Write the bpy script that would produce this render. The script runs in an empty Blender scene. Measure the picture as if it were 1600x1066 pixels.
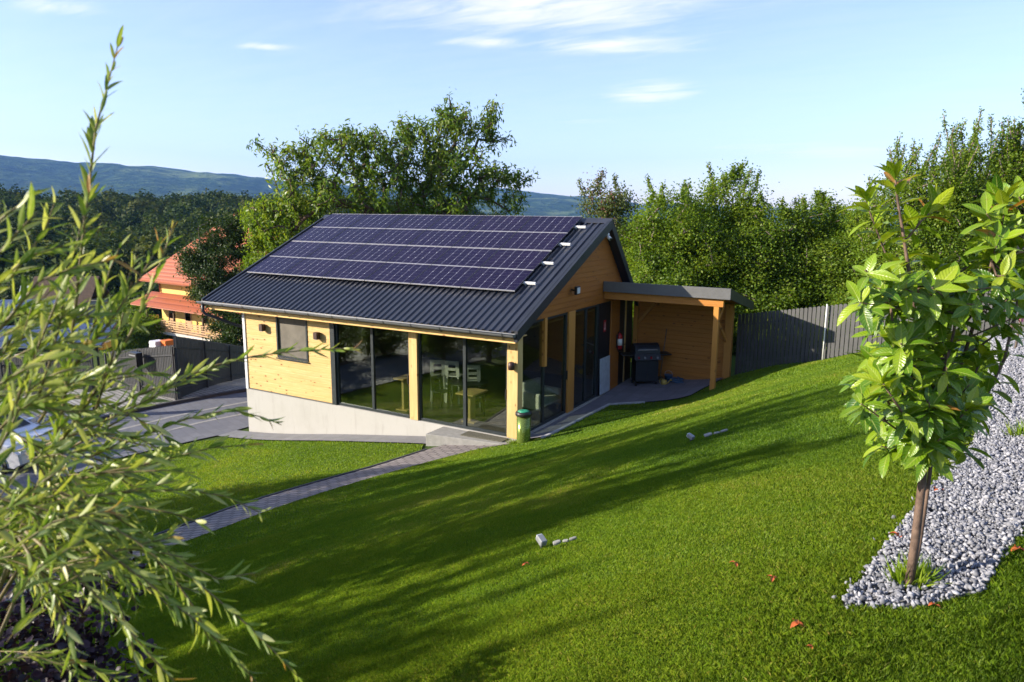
import bpy, bmesh, math, random
import numpy as np
from mathutils import Vector, Matrix, noise

S = bpy.context.scene
COL = S.collection
rad = math.radians
RNG = np.random.default_rng(7)
random.seed(7)

# ------------------------------------------------------------------ camera
CAM = np.array([8.440, -14.664, 5.488])
PITCH, HEAD, ROLL, FPX = 0.1789, 0.5313, 0.0068, 1131.4
_f0 = np.array([-math.sin(HEAD), math.cos(HEAD), 0.0])
RT = np.array([math.cos(HEAD), math.sin(HEAD), 0.0])
FW = _f0 * math.cos(PITCH) + np.array([0, 0, -math.sin(PITCH)])
UP = _f0 * math.sin(PITCH) + np.array([0, 0, math.cos(PITCH)])
cR = math.cos(ROLL) * RT + math.sin(ROLL) * UP
cU = -math.sin(ROLL) * RT + math.cos(ROLL) * UP
cam = bpy.data.objects.new("camera", bpy.data.cameras.new("camera"))
COL.objects.link(cam)
m = Matrix.Identity(4)
for i in range(3):
    m[i][0], m[i][1], m[i][2], m[i][3] = cR[i], cU[i], -FW[i], CAM[i]
cam.matrix_world = m
cam.data.sensor_width = 36.0
cam.data.lens = FPX / 1600 * 36
cam.data.clip_start = 0.05
cam.data.clip_end = 30000
cam.data.dof.use_dof = True
cam.data.dof.focus_distance = 6.5
cam.data.dof.aperture_fstop = 5.2
S.camera = cam


def at(px, py, fw):
    """world point seen at photo pixel (px, py), fw metres along the view axis"""
    e = FW + cR * ((px - 800) / FPX) - cU * ((py - 533) / FPX)
    return CAM + e * fw


# ------------------------------------------------------------------ light
SUN_H = np.array([0.766, 0.643])          # where shadows point, on the ground
SUN_EL = 21.3
sd = Vector((SUN_H[0] * math.cos(rad(SUN_EL)), SUN_H[1] * math.cos(rad(SUN_EL)), -math.sin(rad(SUN_EL))))
sun = bpy.data.objects.new("sun", bpy.data.lights.new("sun", "SUN"))
COL.objects.link(sun)
sun.rotation_euler = sd.to_track_quat("-Z", "Y").to_euler()
sun.data.energy = 5.0
sun.data.angle = rad(0.5)
sun.data.color = (1.0, 0.90, 0.74)

W = bpy.data.worlds.new("World")
S.world = W
W.use_nodes = True
nt = W.node_tree
for n in list(nt.nodes):
    nt.nodes.remove(n)
N = nt.nodes.new
L = nt.links.new
sky = N("ShaderNodeTexSky")
sky.sky_type = "NISHITA"
sky.sun_disc = False
sky.sun_elevation = rad(SUN_EL)
sky.sun_rotation = math.atan2(-SUN_H[0], -SUN_H[1])
sky.altitude = 200
sky.air_density = 1.0
sky.dust_density = 0.5
sky.ozone_density = 2.5
tc = N("ShaderNodeTexCoord")
# thin high cloud, laid on a plane overhead (direction.xy / direction.z)
sep = N("ShaderNodeSeparateXYZ"); L(tc.outputs["Generated"], sep.inputs[0])


def mth(op, a, b=None, c=None, clamp=False):
    n = N("ShaderNodeMath"); n.operation = op; n.use_clamp = clamp
    for i, v in enumerate((a, b, c)):
        if v is None:
            continue
        if isinstance(v, (int, float)):
            n.inputs[i].default_value = v
        else:
            L(v, n.inputs[i])
    return n.outputs[0]


den = mth("ADD", mth("MAXIMUM", sep.outputs[2], 0.0), 0.06)
comb = N("ShaderNodeCombineXYZ")
L(mth("DIVIDE", sep.outputs[0], den), comb.inputs[0])
L(mth("DIVIDE", sep.outputs[1], den), comb.inputs[1])


def wblob(px, py, su, sv, gain):
    """soft patch where one of the clouds of the photograph hangs, in overhead-plane coordinates"""
    e = FW + cR * ((px - 800) / FPX) - cU * ((py - 533) / FPX)
    e = e / np.linalg.norm(e)
    q = e[:2] / (max(e[2], 0) + 0.06)
    vs = N("ShaderNodeVectorMath"); vs.operation = "SUBTRACT"
    L(comb.outputs[0], vs.inputs[0]); vs.inputs[1].default_value = (q[0], q[1], 0)
    mp = N("ShaderNodeMapping"); mp.inputs["Rotation"].default_value = (0, 0, -HEAD)
    mp.inputs["Scale"].default_value = (1.0, 1.0, 1)
    L(vs.outputs[0], mp.inputs[0])
    v2 = N("ShaderNodeVectorMath"); v2.operation = "MULTIPLY"
    L(mp.outputs[0], v2.inputs[0]); v2.inputs[1].default_value = (1 / su, 1 / sv, 0)
    ln = N("ShaderNodeVectorMath"); ln.operation = "LENGTH"; L(v2.outputs[0], ln.inputs[0])
    mr = N("ShaderNodeMapRange"); mr.interpolation_type = "SMOOTHSTEP"
    L(ln.outputs["Value"], mr.inputs[0])
    mr.inputs[1].default_value = 1.0; mr.inputs[2].default_value = 0.0
    mr.inputs[3].default_value = 0.0; mr.inputs[4].default_value = gain
    return mr.outputs[0]


blobs = [wblob(850, 10, 1.5, 0.85, 1.0), wblob(960, 70, 0.8, 0.36, 1.0), wblob(1015, 146, 0.55, 0.75, 1.0),
         wblob(1310, 238, 1.3, 1.2, 1.0), wblob(1180, 232, 1.0, 1.0, .7), wblob(755, 66, 0.45, 0.20, .95), wblob(415, 73, 0.26, 0.14, 1.0),
         wblob(95, 12, 0.32, 0.26, .9), wblob(910, 188, .4, .3, .6), wblob(1080, 250, 1.0, 0.9, 0.35), wblob(700, 0, 0.5, 0.3, 0.8)]
acc = blobs[0]
for b_ in blobs[1:]:
    acc = mth("MAXIMUM", acc, b_)
mpn = N("ShaderNodeMapping"); mpn.inputs["Rotation"].default_value = (0, 0, -HEAD + 0.2)
mpn.inputs["Scale"].default_value = (1.2, 3.6, 1)
L(comb.outputs[0], mpn.inputs[0])
cn = N("ShaderNodeTexNoise"); cn.inputs["Scale"].default_value = 1.7; cn.inputs["Detail"].default_value = 7
cn.inputs["Roughness"].default_value = 0.62; cn.inputs["Distortion"].default_value = 0.5
L(mpn.outputs[0], cn.inputs["Vector"])
cl = N("ShaderNodeMapRange"); cl.interpolation_type = "SMOOTHSTEP"
L(mth("ADD", cn.outputs["Fac"], mth("MULTIPLY", mth("SUBTRACT", acc, 0.62), 0.55)), cl.inputs[0])
cl.inputs[1].default_value = 0.30; cl.inputs[2].default_value = 0.86
cl.inputs[3].default_value = 0.0; cl.inputs[4].default_value = 0.56
clf = mth("ADD", mth("MULTIPLY", mth("MULTIPLY", cl.outputs[0], 1.15), acc, clamp=True), mth("MULTIPLY", cn.outputs["Fac"], 0.16), clamp=True)
mix = N("ShaderNodeMix"); mix.data_type = "RGBA"
tnt = N("ShaderNodeMix"); tnt.data_type = "RGBA"; tnt.blend_type = "MULTIPLY"; tnt.inputs[0].default_value = 1.0
L(sky.outputs[0], tnt.inputs[6]); tnt.inputs[7].default_value = (1.02, 0.905, 0.985, 1)
L(clf, mix.inputs[0]); L(tnt.outputs[2], mix.inputs[6])
mix.inputs[7].default_value = (5.4, 5.0, 5.25, 1)
bg = N("ShaderNodeBackground")
L(mix.outputs[2], bg.inputs[0]); bg.inputs[1].default_value = 0.12
wo = N("ShaderNodeOutputWorld"); L(bg.outputs[0], wo.inputs[0])

S.view_settings.view_transform = "Standard"
S.view_settings.look = "None"
S.view_settings.exposure = 1.25
S.view_settings.gamma = 1.0
S.cycles.max_bounces = 10
S.cycles.transparent_max_bounces = 24
S.cycles.volume_bounces = 1
S.cycles.use_denoising = True
S.cycles.caustics_reflective = False
S.cycles.caustics_refractive = False


# ------------------------------------------------------------------ materials
class G:
    """tiny node-graph helper"""
    def __init__(s, name):
        s.m = bpy.data.materials.new(name); s.m.use_nodes = True
        s.t = s.m.node_tree
        for n in list(s.t.nodes):
            s.t.nodes.remove(n)
        s.out = s.t.nodes.new("ShaderNodeOutputMaterial")

    def n(s, typ, **kw):
        x = s.t.nodes.new("ShaderNode" + typ)
        for k, v in kw.items():
            setattr(x, k, v)
        return x

    def l(s, a, b):
        s.t.links.new(a, b)

    def sv(s, sock, v):
        if isinstance(v, bpy.types.NodeSocket):
            s.l(v, sock)
        elif isinstance(v, (tuple, list)) and len(v) == 3 and sock.type == "RGBA":
            sock.default_value = (*v, 1)
        else:
            sock.default_value = v

    def coord(s, scale=(1, 1, 1), kind="Object", rot=(0, 0, 0)):
        c = s.n("TexCoord"); mp = s.n("Mapping")
        mp.inputs["Scale"].default_value = scale; mp.inputs["Rotation"].default_value = rot
        s.l(c.outputs[kind], mp.inputs[0]); return mp.outputs[0]

    def noise(s, vec, scale, detail=4, rough=0.55, dist=0.0):
        x = s.n("TexNoise"); s.l(vec, x.inputs["Vector"])
        x.inputs["Scale"].default_value = scale; x.inputs["Detail"].default_value = detail
        x.inputs["Roughness"].default_value = rough; x.inputs["Distortion"].default_value = dist
        return x.outputs["Fac"]

    def ramp(s, fac, stops):
        r = s.n("ValToRGB"); s.l(fac, r.inputs[0])
        e = r.color_ramp.elements
        while len(e) < len(stops):
            e.new(0.5)
        for el, (p, c) in zip(e, stops):
            el.position = p; el.color = (*c, 1) if len(c) == 3 else c
        return r.outputs[0]

    def mix(s, f, a, b, blend="MIX"):
        x = s.n("Mix", data_type="RGBA", blend_type=blend)
        s.sv(x.inputs[0], f); s.sv(x.inputs[6], a); s.sv(x.inputs[7], b); return x.outputs[2]

    def math(s, op, a, b=0.0, clamp=False):
        x = s.n("Math", operation=op); x.use_clamp = clamp
        s.sv(x.inputs[0], a); s.sv(x.inputs[1], b); return x.outputs[0]

    def rng(s, v, a, b, c, d, smooth=True):
        x = s.n("MapRange"); x.interpolation_type = "SMOOTHSTEP" if smooth else "LINEAR"
        s.l(v, x.inputs[0])
        for i, q in enumerate((a, b, c, d)):
            x.inputs[i + 1].default_value = q
        return x.outputs[0]

    def bsdf(s, color, rough=0.5, metal=0.0, spec=0.5, bump=None, bstr=0.3, bdist=0.01, coat=0.0, normal=None):
        b = s.n("BsdfPrincipled")
        s.sv(b.inputs["Base Color"], color); s.sv(b.inputs["Roughness"], rough)
        s.sv(b.inputs["Metallic"], metal); s.sv(b.inputs["Specular IOR Level"], spec)
        s.sv(b.inputs["Coat Weight"], coat)
        if bump is not None:
            bp = s.n("Bump"); bp.inputs["Strength"].default_value = bstr; bp.inputs["Distance"].default_value = bdist
            s.l(bump, bp.inputs["Height"]); s.l(bp.outputs[0], b.inputs["Normal"])
        s.b = b
        return b.outputs[0]

    def done(s, sh, disp=None):
        s.l(sh, s.out.inputs["Surface"]); return s.m


def simple(name, col, rough=0.5, metal=0.0, spec=0.5, var=0.12, nscale=6.0, bump=0.05):
    g = G(name); v = g.coord()
    f = g.noise(v, nscale, 5); f2 = g.noise(v, nscale * 9, 3)
    c = g.mix(g.rng(f, 0.3, 0.7, 0, 1), tuple(x * (1 - var) for x in col), tuple(min(1, x * (1 + var)) for x in col))
    r = g.rng(f2, 0.3, 0.7, max(0.02, rough - 0.08), min(1, rough + 0.08))
    return g.done(g.bsdf(c, r, metal, spec, bump=f2, bstr=bump, bdist=0.004))


def wood(name, ca, cb, axis="x", board=0.142, z0=0.0, knots=True, rough=0.55, knot_c=(0.16, 0.06, 0.015)):
    """planks lie along axis and stack in z (axis x / y), or stand upright (axis z)"""
    g = G(name)
    c = g.n("TexCoord"); sp = g.n("SeparateXYZ"); g.l(c.outputs["Object"], sp.inputs[0])
    al, ac = {"x": (0, 2), "y": (1, 2), "z": (2, 0)}[axis]
    cell = g.math("FLOOR", g.math("DIVIDE", g.math("SUBTRACT", sp.outputs[ac], z0), board))
    wn = g.n("TexWhiteNoise", noise_dimensions="1D"); g.l(cell, wn.inputs["W"])
    offs = g.math("MULTIPLY", wn.outputs["Value"], 37.0)
    cb3 = g.n("CombineXYZ")
    g.l(g.math("ADD", sp.outputs[al], offs), cb3.inputs[0])
    g.l(sp.outputs[ac], cb3.inputs[1]); g.l(sp.outputs[{"x": 1, "y": 0, "z": 1}[axis]], cb3.inputs[2])
    mp = g.n("Mapping"); mp.inputs["Scale"].default_value = (0.9, 14, 14); g.l(cb3.outputs[0], mp.inputs[0])
    gr = g.noise(mp.outputs[0], 2.2, 7, 0.6, 0.6)
    mp2 = g.n("Mapping"); mp2.inputs["Scale"].default_value = (0.5, 1.4, 1.4); g.l(cb3.outputs[0], mp2.inputs[0])
    big = g.noise(mp2.outputs[0], 1.5, 3)
    col = g.ramp(gr, [(0.25, cb), (0.5, tuple((a + b) / 2 for a, b in zip(ca, cb))), (0.7, ca)])
    col = g.mix(g.rng(big, 0.35, 0.7, 0, 0.35), col, tuple(x * 0.7 for x in cb))
    col = g.mix(g.math("MULTIPLY", wn.outputs["Value"], 0.55), col, tuple(x * y for x, y in zip(ca, (.86, .74, .55))))
    if knots:
        mp3 = g.n("Mapping"); mp3.inputs["Scale"].default_value = (3.6, 7.4, 0.0); g.l(cb3.outputs[0], mp3.inputs[0])
        vo = g.n("TexVoronoi"); vo.inputs["Scale"].default_value = 1.0; g.l(mp3.outputs[0], vo.inputs["Vector"])
        sel = g.n("SeparateColor"); g.l(vo.outputs["Color"], sel.inputs[0])
        kn = g.math("MULTIPLY", g.rng(vo.outputs["Distance"], 0.09, 0.24, 1, 0), g.rng(sel.outputs[0], 0.36, 0.46, 0, 1))
        col = g.mix(g.math("MULTIPLY", kn, 0.85), col, knot_c)
    return g.done(g.bsdf(col, g.rng(gr, 0.3, 0.7, rough - .1, rough + .1), 0, 0.35, bump=gr, bstr=0.15, bdist=0.003))


def leaf_mat(name, stops, trans=0.35, rough=0.45, spec=0.4, vein=False):
    g = G(name)
    a = g.n("Attribute"); a.attribute_name = "tint"
    col = g.ramp(a.outputs["Fac"], stops)
    b = g.bsdf(col, rough, 0, spec)
    tr = g.n("BsdfTranslucent")
    g.l(g.mix(1.0, col, (1.25, 1.2, 0.55), "MULTIPLY"), tr.inputs[0])
    mx = g.n("MixShader"); mx.inputs[0].default_value = trans
    g.l(b, mx.inputs[1]); g.l(tr.outputs[0], mx.inputs[2])
    return g.done(mx.outputs[0])


M = {}
PINE_A, PINE_B = (0.66, 0.49, 0.235), (0.53, 0.345, 0.125)
M["pine_x"] = wood("pine boards", PINE_A, PINE_B, "x")
M["pine_y"] = wood("stained shade-darkened pine boards", (0.42, 0.165, 0.032), (0.28, 0.095, 0.016), "y")  # stain deepened so the colour also carries the gable's shade
M["pine_back"] = wood("stained shade-darkened back boards", (0.54, 0.235, 0.050), (0.37, 0.14, 0.025), "x")  # stain tone darkened too, with the lean-to's shade in the colour
M["pine_z"] = wood("pine post", PINE_A, PINE_B, "z", 0.4)
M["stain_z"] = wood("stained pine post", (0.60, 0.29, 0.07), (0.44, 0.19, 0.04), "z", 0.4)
M["pine_beam"] = wood("pine beam", (0.80, 0.56, 0.26), (0.66, 0.42, 0.16), "x", 0.5)
M["inside"] = wood("inside boards", (0.5, 0.30, 0.12), (0.38, 0.2, 0.07), "x")
M["anthracite"] = simple("anthracite coated steel", (0.020, 0.023, 0.030), 0.42, 0.0, 0.5, 0.1, 3, 0.03)
M["roof"] = simple("anthracite trapezoid sheet", (0.030, 0.033, 0.044), 0.38, 0.0, 0.55, 0.12, 1.2, 0.03)
M["gutter"] = simple("grey gutter metal", (0.13, 0.135, 0.145), 0.35, 0.0, 0.5, 0.08)
M["fascia_lt"] = simple("grey coated fascia", (0.12, 0.12, 0.122), 0.42, 0, 0.5, 0.06)
M["frame"] = simple("anthracite frame", (0.025, 0.032, 0.036), 0.38, 0, 0.5, 0.08)
M["black"] = simple("black plastic", (0.012, 0.012, 0.014), 0.45, 0, 0.5)
M["brownlamp"] = simple("dark brown lamp", (0.045, 0.018, 0.014), 0.5)
M["white"] = simple("white paint", (0.78, 0.78, 0.76), 0.45)
M["offwhite"] = simple("off white trim", (0.62, 0.62, 0.64), 0.5)
M["alu"] = simple("aluminium", (0.50, 0.50, 0.53), 0.4, 0.5, 0.5, 0.05)
g_ = G("pale render"); v_ = g_.coord(); n1_ = g_.noise(v_, 1.1, 6, .65); n2_ = g_.noise(g_.coord((3, 3, .5)), 2.0, 5, .6); n3_ = g_.noise(v_, 60, 3)
c_ = g_.mix(g_.rng(n1_, .42, .72, 0, .5), (0.40, 0.39, 0.37), (0.34, 0.33, 0.305)); c_ = g_.mix(g_.rng(n2_, .52, .78, 0, .35), c_, (0.23, 0.215, 0.185))
M["plinth"] = g_.done(g_.bsdf(c_, 0.88, 0, 0.2, bump=n3_, bstr=.25, bdist=.004))
M["panelgrey"] = simple("pale grey board", (0.42, 0.46, 0.52), 0.55)
M["red"] = simple("red enamel", (0.42, 0.012, 0.016), 0.3)
M["steelgreen"] = simple("olive bin surface", (0.17, 0.23, 0.05), 0.22, 0.55, 0.5, 0.05, 3, 0.02)  # one even olive tint on a glossy, partly metallic surface
M["binlid"] = simple("green bag plastic", (0.03, 0.25, 0.15), 0.35)
M["grey"] = simple("grey plastic", (0.22, 0.23, 0.24), 0.5)
M["ltgrey"] = simple("weathered grey stone", (0.22, 0.22, 0.20), 0.8)
M["slate_fence"] = simple("grey fence slat", (0.060, 0.060, 0.062), 0.5, 0, 0.45, 0.12, 4, 0.05)
M["dark_fence"] = simple("charcoal fence slat", (0.030, 0.032, 0.036), 0.5, 0, 0.45, 0.12, 4, 0.05)
M["blue"] = simple("faded blue plastic", (0.05, 0.12, 0.22), 0.5)
M["yellowpl"] = simple("yellow plastic", (0.5, 0.36, 0.08), 0.5)
M["orange"] = simple("orange paint", (0.72, 0.17, 0.03), 0.45)
M["amber"] = simple("amber paint", (0.72, 0.36, 0.03), 0.45)
M["glasslight"] = simple("lamp glass", (0.55, 0.57, 0.58), 0.15)
M["carpaint"] = simple("silver car paint", (0.55, 0.57, 0.62), 0.22, 0.2, 0.6, 0.03)
M["tyre"] = simple("tyre rubber", (0.02, 0.02, 0.02), 0.8)
M["bark"] = simple("bark", (0.10, 0.07, 0.05), 0.9, 0, 0.2, 0.4, 12, 0.6)
M["bark_grey"] = simple("grey bark", (0.20, 0.16, 0.13), 0.9, 0, 0.2, 0.35, 14, 0.6)
M["bark_laurel"] = simple("laurel bark", (0.115, 0.075, 0.055), 0.75, 0, 0.3, 0.4, 22, 0.5)
M["yellowwall"] = simple("yellow plaster", (0.72, 0.50, 0.16), 0.85, 0, 0.2, 0.06)
M["paleslab"] = simple("pale slab", (0.55, 0.50, 0.44), 0.8)
M["railwood"] = simple("rail wood", (0.45, 0.27, 0.14), 0.7)
M["redtile"] = None
M["wall_tan"] = simple("tan plaster", (0.42, 0.36, 0.27), 0.85)
M["carpet"] = simple("doormat bristle", (0.12, 0.115, 0.09), 0.95, 0, 0.1, 0.3, 40, 0.8)
M["floor"] = simple("interior floor", (0.11, 0.085, 0.06), 0.35)
M["tablewood"] = simple("table wood", (0.60, 0.42, 0.18), 0.45)
M["purple_leaf"] = leaf_mat("purple foliage", [(0, (0.012, 0.006, 0.010)), (1, (0.045, 0.018, 0.028))], 0.15)
M["pink"] = simple("pink tag", (0.75, 0.12, 0.30), 0.6)
M["deadleaf"] = simple("dry leaf", (0.42, 0.10, 0.03), 0.7, 0, 0.3, 0.3, 40)


def glass_mat(name, tint, ior=1.5, extra=0.05):
    g = G(name)
    lw = g.n("LayerWeight"); lw.inputs["Blend"].default_value = 0.5
    fr = g.math("ADD", g.math("MULTIPLY", g.math("POWER", lw.outputs["Facing"], 5.0), 0.95), 0.045)
    tr = g.n("BsdfTransparent"); tr.inputs[0].default_value = (*tint, 1)
    gl = g.n("BsdfGlossy"); gl.inputs["Roughness"].default_value = 0.0
    gl.inputs["Color"].default_value = (0.9, 0.95, 0.92, 1)
    wv = g.noise(g.coord(), 1.3, 2)
    bp = g.n("Bump"); bp.inputs["Strength"].default_value = 0.02; bp.inputs["Distance"].default_value = 0.02
    g.l(wv, bp.inputs["Height"]); g.l(bp.outputs[0], gl.inputs["Normal"])
    mx = g.n("MixShader")
    g.l(g.math("ADD", fr, extra, clamp=True), mx.inputs[0])
    g.l(tr.outputs[0], mx.inputs[1]); g.l(gl.outputs[0], mx.inputs[2])
    return g.done(mx.outputs[0])


M["glass"] = glass_mat("solar control glass", (0.72, 0.76, 0.70), 1.5, 0.065)
M["carglass"] = glass_mat("car glass", (0.25, 0.27, 0.28), 1.5, 0.02)


def tiles_mat():
    g = G("red roof tile"); v = g.coord()
    f = g.noise(v, 3.0, 5); f2 = g.noise(v, 26, 3)
    col = g.mix(g.rng(f2, .3, .7, 0, 1), (0.28, 0.070, 0.030), (0.42, 0.125, 0.050))
    wv = g.n("TexWave"); wv.bands_direction = "Z"; wv.inputs["Scale"].default_value = 1.1; g.l(v, wv.inputs["Vector"])
    col = g.mix(g.rng(wv.outputs["Fac"], 0.0, 0.25, 0.55, 0), col, (0.14, 0.035, 0.02))
    return g.done(g.bsdf(col, 0.6, 0, 0.35, bump=wv.outputs["Fac"], bstr=0.4, bdist=0.05))


M["redtile"] = tiles_mat()


def paver_mat(name, ca, cb, mortar, bw, bh, rot=0.0, off=0.5, msz=0.012, bstr=0.6, rough=0.75):
    g = G(name); v = g.coord(rot=(0, 0, rot))
    br = g.n("TexBrick"); g.l(v, br.inputs["Vector"])
    br.offset = off; br.inputs["Scale"].default_value = 1.0
    br.inputs["Brick Width"].default_value = bw; br.inputs["Row Height"].default_value = bh
    br.inputs["Mortar Size"].default_value = msz; br.inputs["Mortar Smooth"].default_value = 0.3
    br.inputs["Color1"].default_value = (*ca, 1); br.inputs["Color2"].default_value = (*cb, 1)
    br.inputs["Mortar"].default_value = (*mortar, 1)
    f = g.noise(v, 3.0, 6); f2 = g.noise(v, 60, 3)
    c = g.mix(g.rng(f, 0.3, 0.75, 0, 0.45), br.outputs["Color"], tuple(x * 0.6 for x in ca))
    c = g.mix(g.rng(f2, 0.35, 0.7, 0, 0.3), c, tuple(min(1, x * 1.35) for x in cb))
    h = g.math("ADD", g.math("MULTIPLY", br.outputs["Fac"], -1.0), g.math("MULTIPLY", f2, 0.25))
    return g.done(g.bsdf(c, rough, 0, 0.3, bump=h, bstr=bstr, bdist=0.012))


M["path"] = paver_mat("brick pavers", (0.31, 0.275, 0.26), (0.19, 0.165, 0.165), (0.05, 0.045, 0.04), 0.26, 0.15, rot=-0.12, msz=0.022)
M["terrace"] = paver_mat("grey slabs", (0.22, 0.215, 0.24), (0.17, 0.168, 0.19), (0.09, 0.088, 0.09), 0.4, 0.4, off=0.0, msz=0.006)
M["strip"] = paver_mat("paving strip", (0.20, 0.20, 0.21), (0.17, 0.17, 0.18), (0.10, 0.10, 0.10), 0.4, 0.4, off=0.0, msz=0.006)
M["drive"] = paver_mat("driveway slabs", (0.150, 0.155, 0.175), (0.125, 0.13, 0.15), (0.09, 0.09, 0.10), 0.6, 0.3, rot=0.35, off=0.5, msz=0.008, bstr=0.3)
M["cobble"] = paver_mat("cobbles", (0.40, 0.39, 0.36), (0.30, 0.29, 0.27), (0.07, 0.065, 0.06), 0.24, 0.2, rot=0.2, msz=0.03, bstr=1.0)
M["kerb"] = simple("dark kerb", (0.05, 0.05, 0.055), 0.8)
M["kerb_lt"] = simple("pale kerb", (0.42, 0.42, 0.43), 0.8, 0, 0.2, 0.12)
M["concrete"] = simple("step concrete", (0.28, 0.275, 0.26), 0.85, 0, 0.2, 0.1, 8, 0.2)


def soil_mat():
    g = G("turf soil"); v = g.coord()
    f = g.noise(v, 1.2, 5); f2 = g.noise(v, 30, 4)
    c = g.mix(g.rng(f, .35, .65, 0, 1), (0.07, 0.12, 0.012), (0.10, 0.155, 0.018))
    c = g.mix(g.rng(f2, .45, .75, 0, .6), c, (0.06, 0.055, 0.02))
    return g.done(g.bsdf(c, 0.95, 0, 0.1, bump=f2, bstr=0.5))


M["soil"] = soil_mat()


def rough_ground():
    g = G("meadow ground"); v = g.coord()
    f = g.noise(v, 0.05, 6); f2 = g.noise(v, 1.5, 5)
    c = g.ramp(f, [(0.3, (0.025, 0.05, 0.012)), (0.5, (0.045, 0.08, 0.016)), (0.7, (0.085, 0.11, 0.03))])
    c = g.mix(g.rng(f2, .4, .7, 0, .5), c, (0.03, 0.05, 0.012))
    return g.done(g.bsdf(c, 0.95, 0, 0.1, bump=f2, bstr=0.5, bdist=0.1))


M["meadow"] = rough_ground()


def cell_mat():
    """solar cell sheet: six cell columns by twelve half cells, bus lines, pale corner diamonds"""
    g = G("solar cells")
    c = g.n("TexCoord"); sp = g.n("SeparateXYZ"); g.l(c.outputs["Object"], sp.inputs[0])
    PW, PH = 1.60, 1.03

    def line(coord, pitch, width):
        fr = g.math("PINGPONG", coord, pitch / 2)
        return g.math("LESS_THAN", fr, width)
    x, y = sp.outputs[0], sp.outputs[1]
    lx = line(x, PW / 6, 0.0036); ly = line(y, PH / 12, 0.0011)
    ly6 = line(y, PH / 6, 0.0022)
    dx = g.math("PINGPONG", x, PW / 12); dy = g.math("PINGPONG", y, PH / 6)
    dia = g.math("LESS_THAN", g.math("ADD", dx, dy), 0.013)
    f = g.noise(c.outputs["Object"], 2.0, 3)
    oi = g.n("ObjectInfo")
    base = g.mix(g.rng(f, .3, .7, 0, 1), (0.0075, 0.004, 0.019), (0.011, 0.0055, 0.026))
    base = g.mix(g.math("MULTIPLY", oi.outputs["Random"], 0.6), base, (0.007, 0.0045, 0.024))
    base = g.mix(g.math("MULTIPLY", ly, 0.30), base, (0.30, 0.30, 0.38))
    base = g.mix(g.math("MULTIPLY", ly6, 0.25), base, (0.35, 0.35, 0.4))
    base = g.mix(g.math("MULTIPLY", lx, 0.75), base, (0.38, 0.38, 0.46))
    base = g.mix(dia, base, (0.75, 0.76, 0.8))
    return g.done(g.bsdf(base, 0.14, 0, 0.12))


M["cells"] = cell_mat()
M["frame_unlit"] = simple("unlit panel frame sides", (0.05, 0.05, 0.06), 0.4, 0.2)  # side bars coloured as unlit metal; row bars keep the bright lit tone


# ------------------------------------------------------------------ mesh helpers
ORI = {}


def link(o):
    COL.objects.link(o); return o


def tag(o, label=None, cat=None, group=None, kind=None):
    if label: o["label"] = label
    if cat: o["category"] = cat
    if group: o["group"] = group
    if kind: o["kind"] = kind
    return o


def thing(name, loc, label, cat, group=None, rot=0.0):
    o = link(bpy.data.objects.new(name, None))
    o.location = loc; o.rotation_euler = (0, 0, rot); o.empty_display_size = 0.2
    ORI[o.name] = Vector(loc)
    return tag(o, label, cat, group)


def finish(name, me, mats, parent=None, local=False, origin=None):
    """link mesh; world-space vertices are moved into the frame of the parent's root"""
    for mm in (mats if isinstance(mats, (list, tuple)) else [mats]):
        me.materials.append(mm)
    o = link(bpy.data.objects.new(name, me))
    if parent is not None:
        o.parent = parent
        off = ORI.get(parent.name, Vector((0, 0, 0)))
        if not local:
            me.transform(Matrix.Translation(-off))
        ORI[o.name] = off
    elif origin is not None:
        me.transform(Matrix.Translation(-Vector(origin))); o.location = origin
        ORI[o.name] = Vector(origin)
    else:
        ORI[o.name] = Vector((0, 0, 0))
    return o


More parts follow.
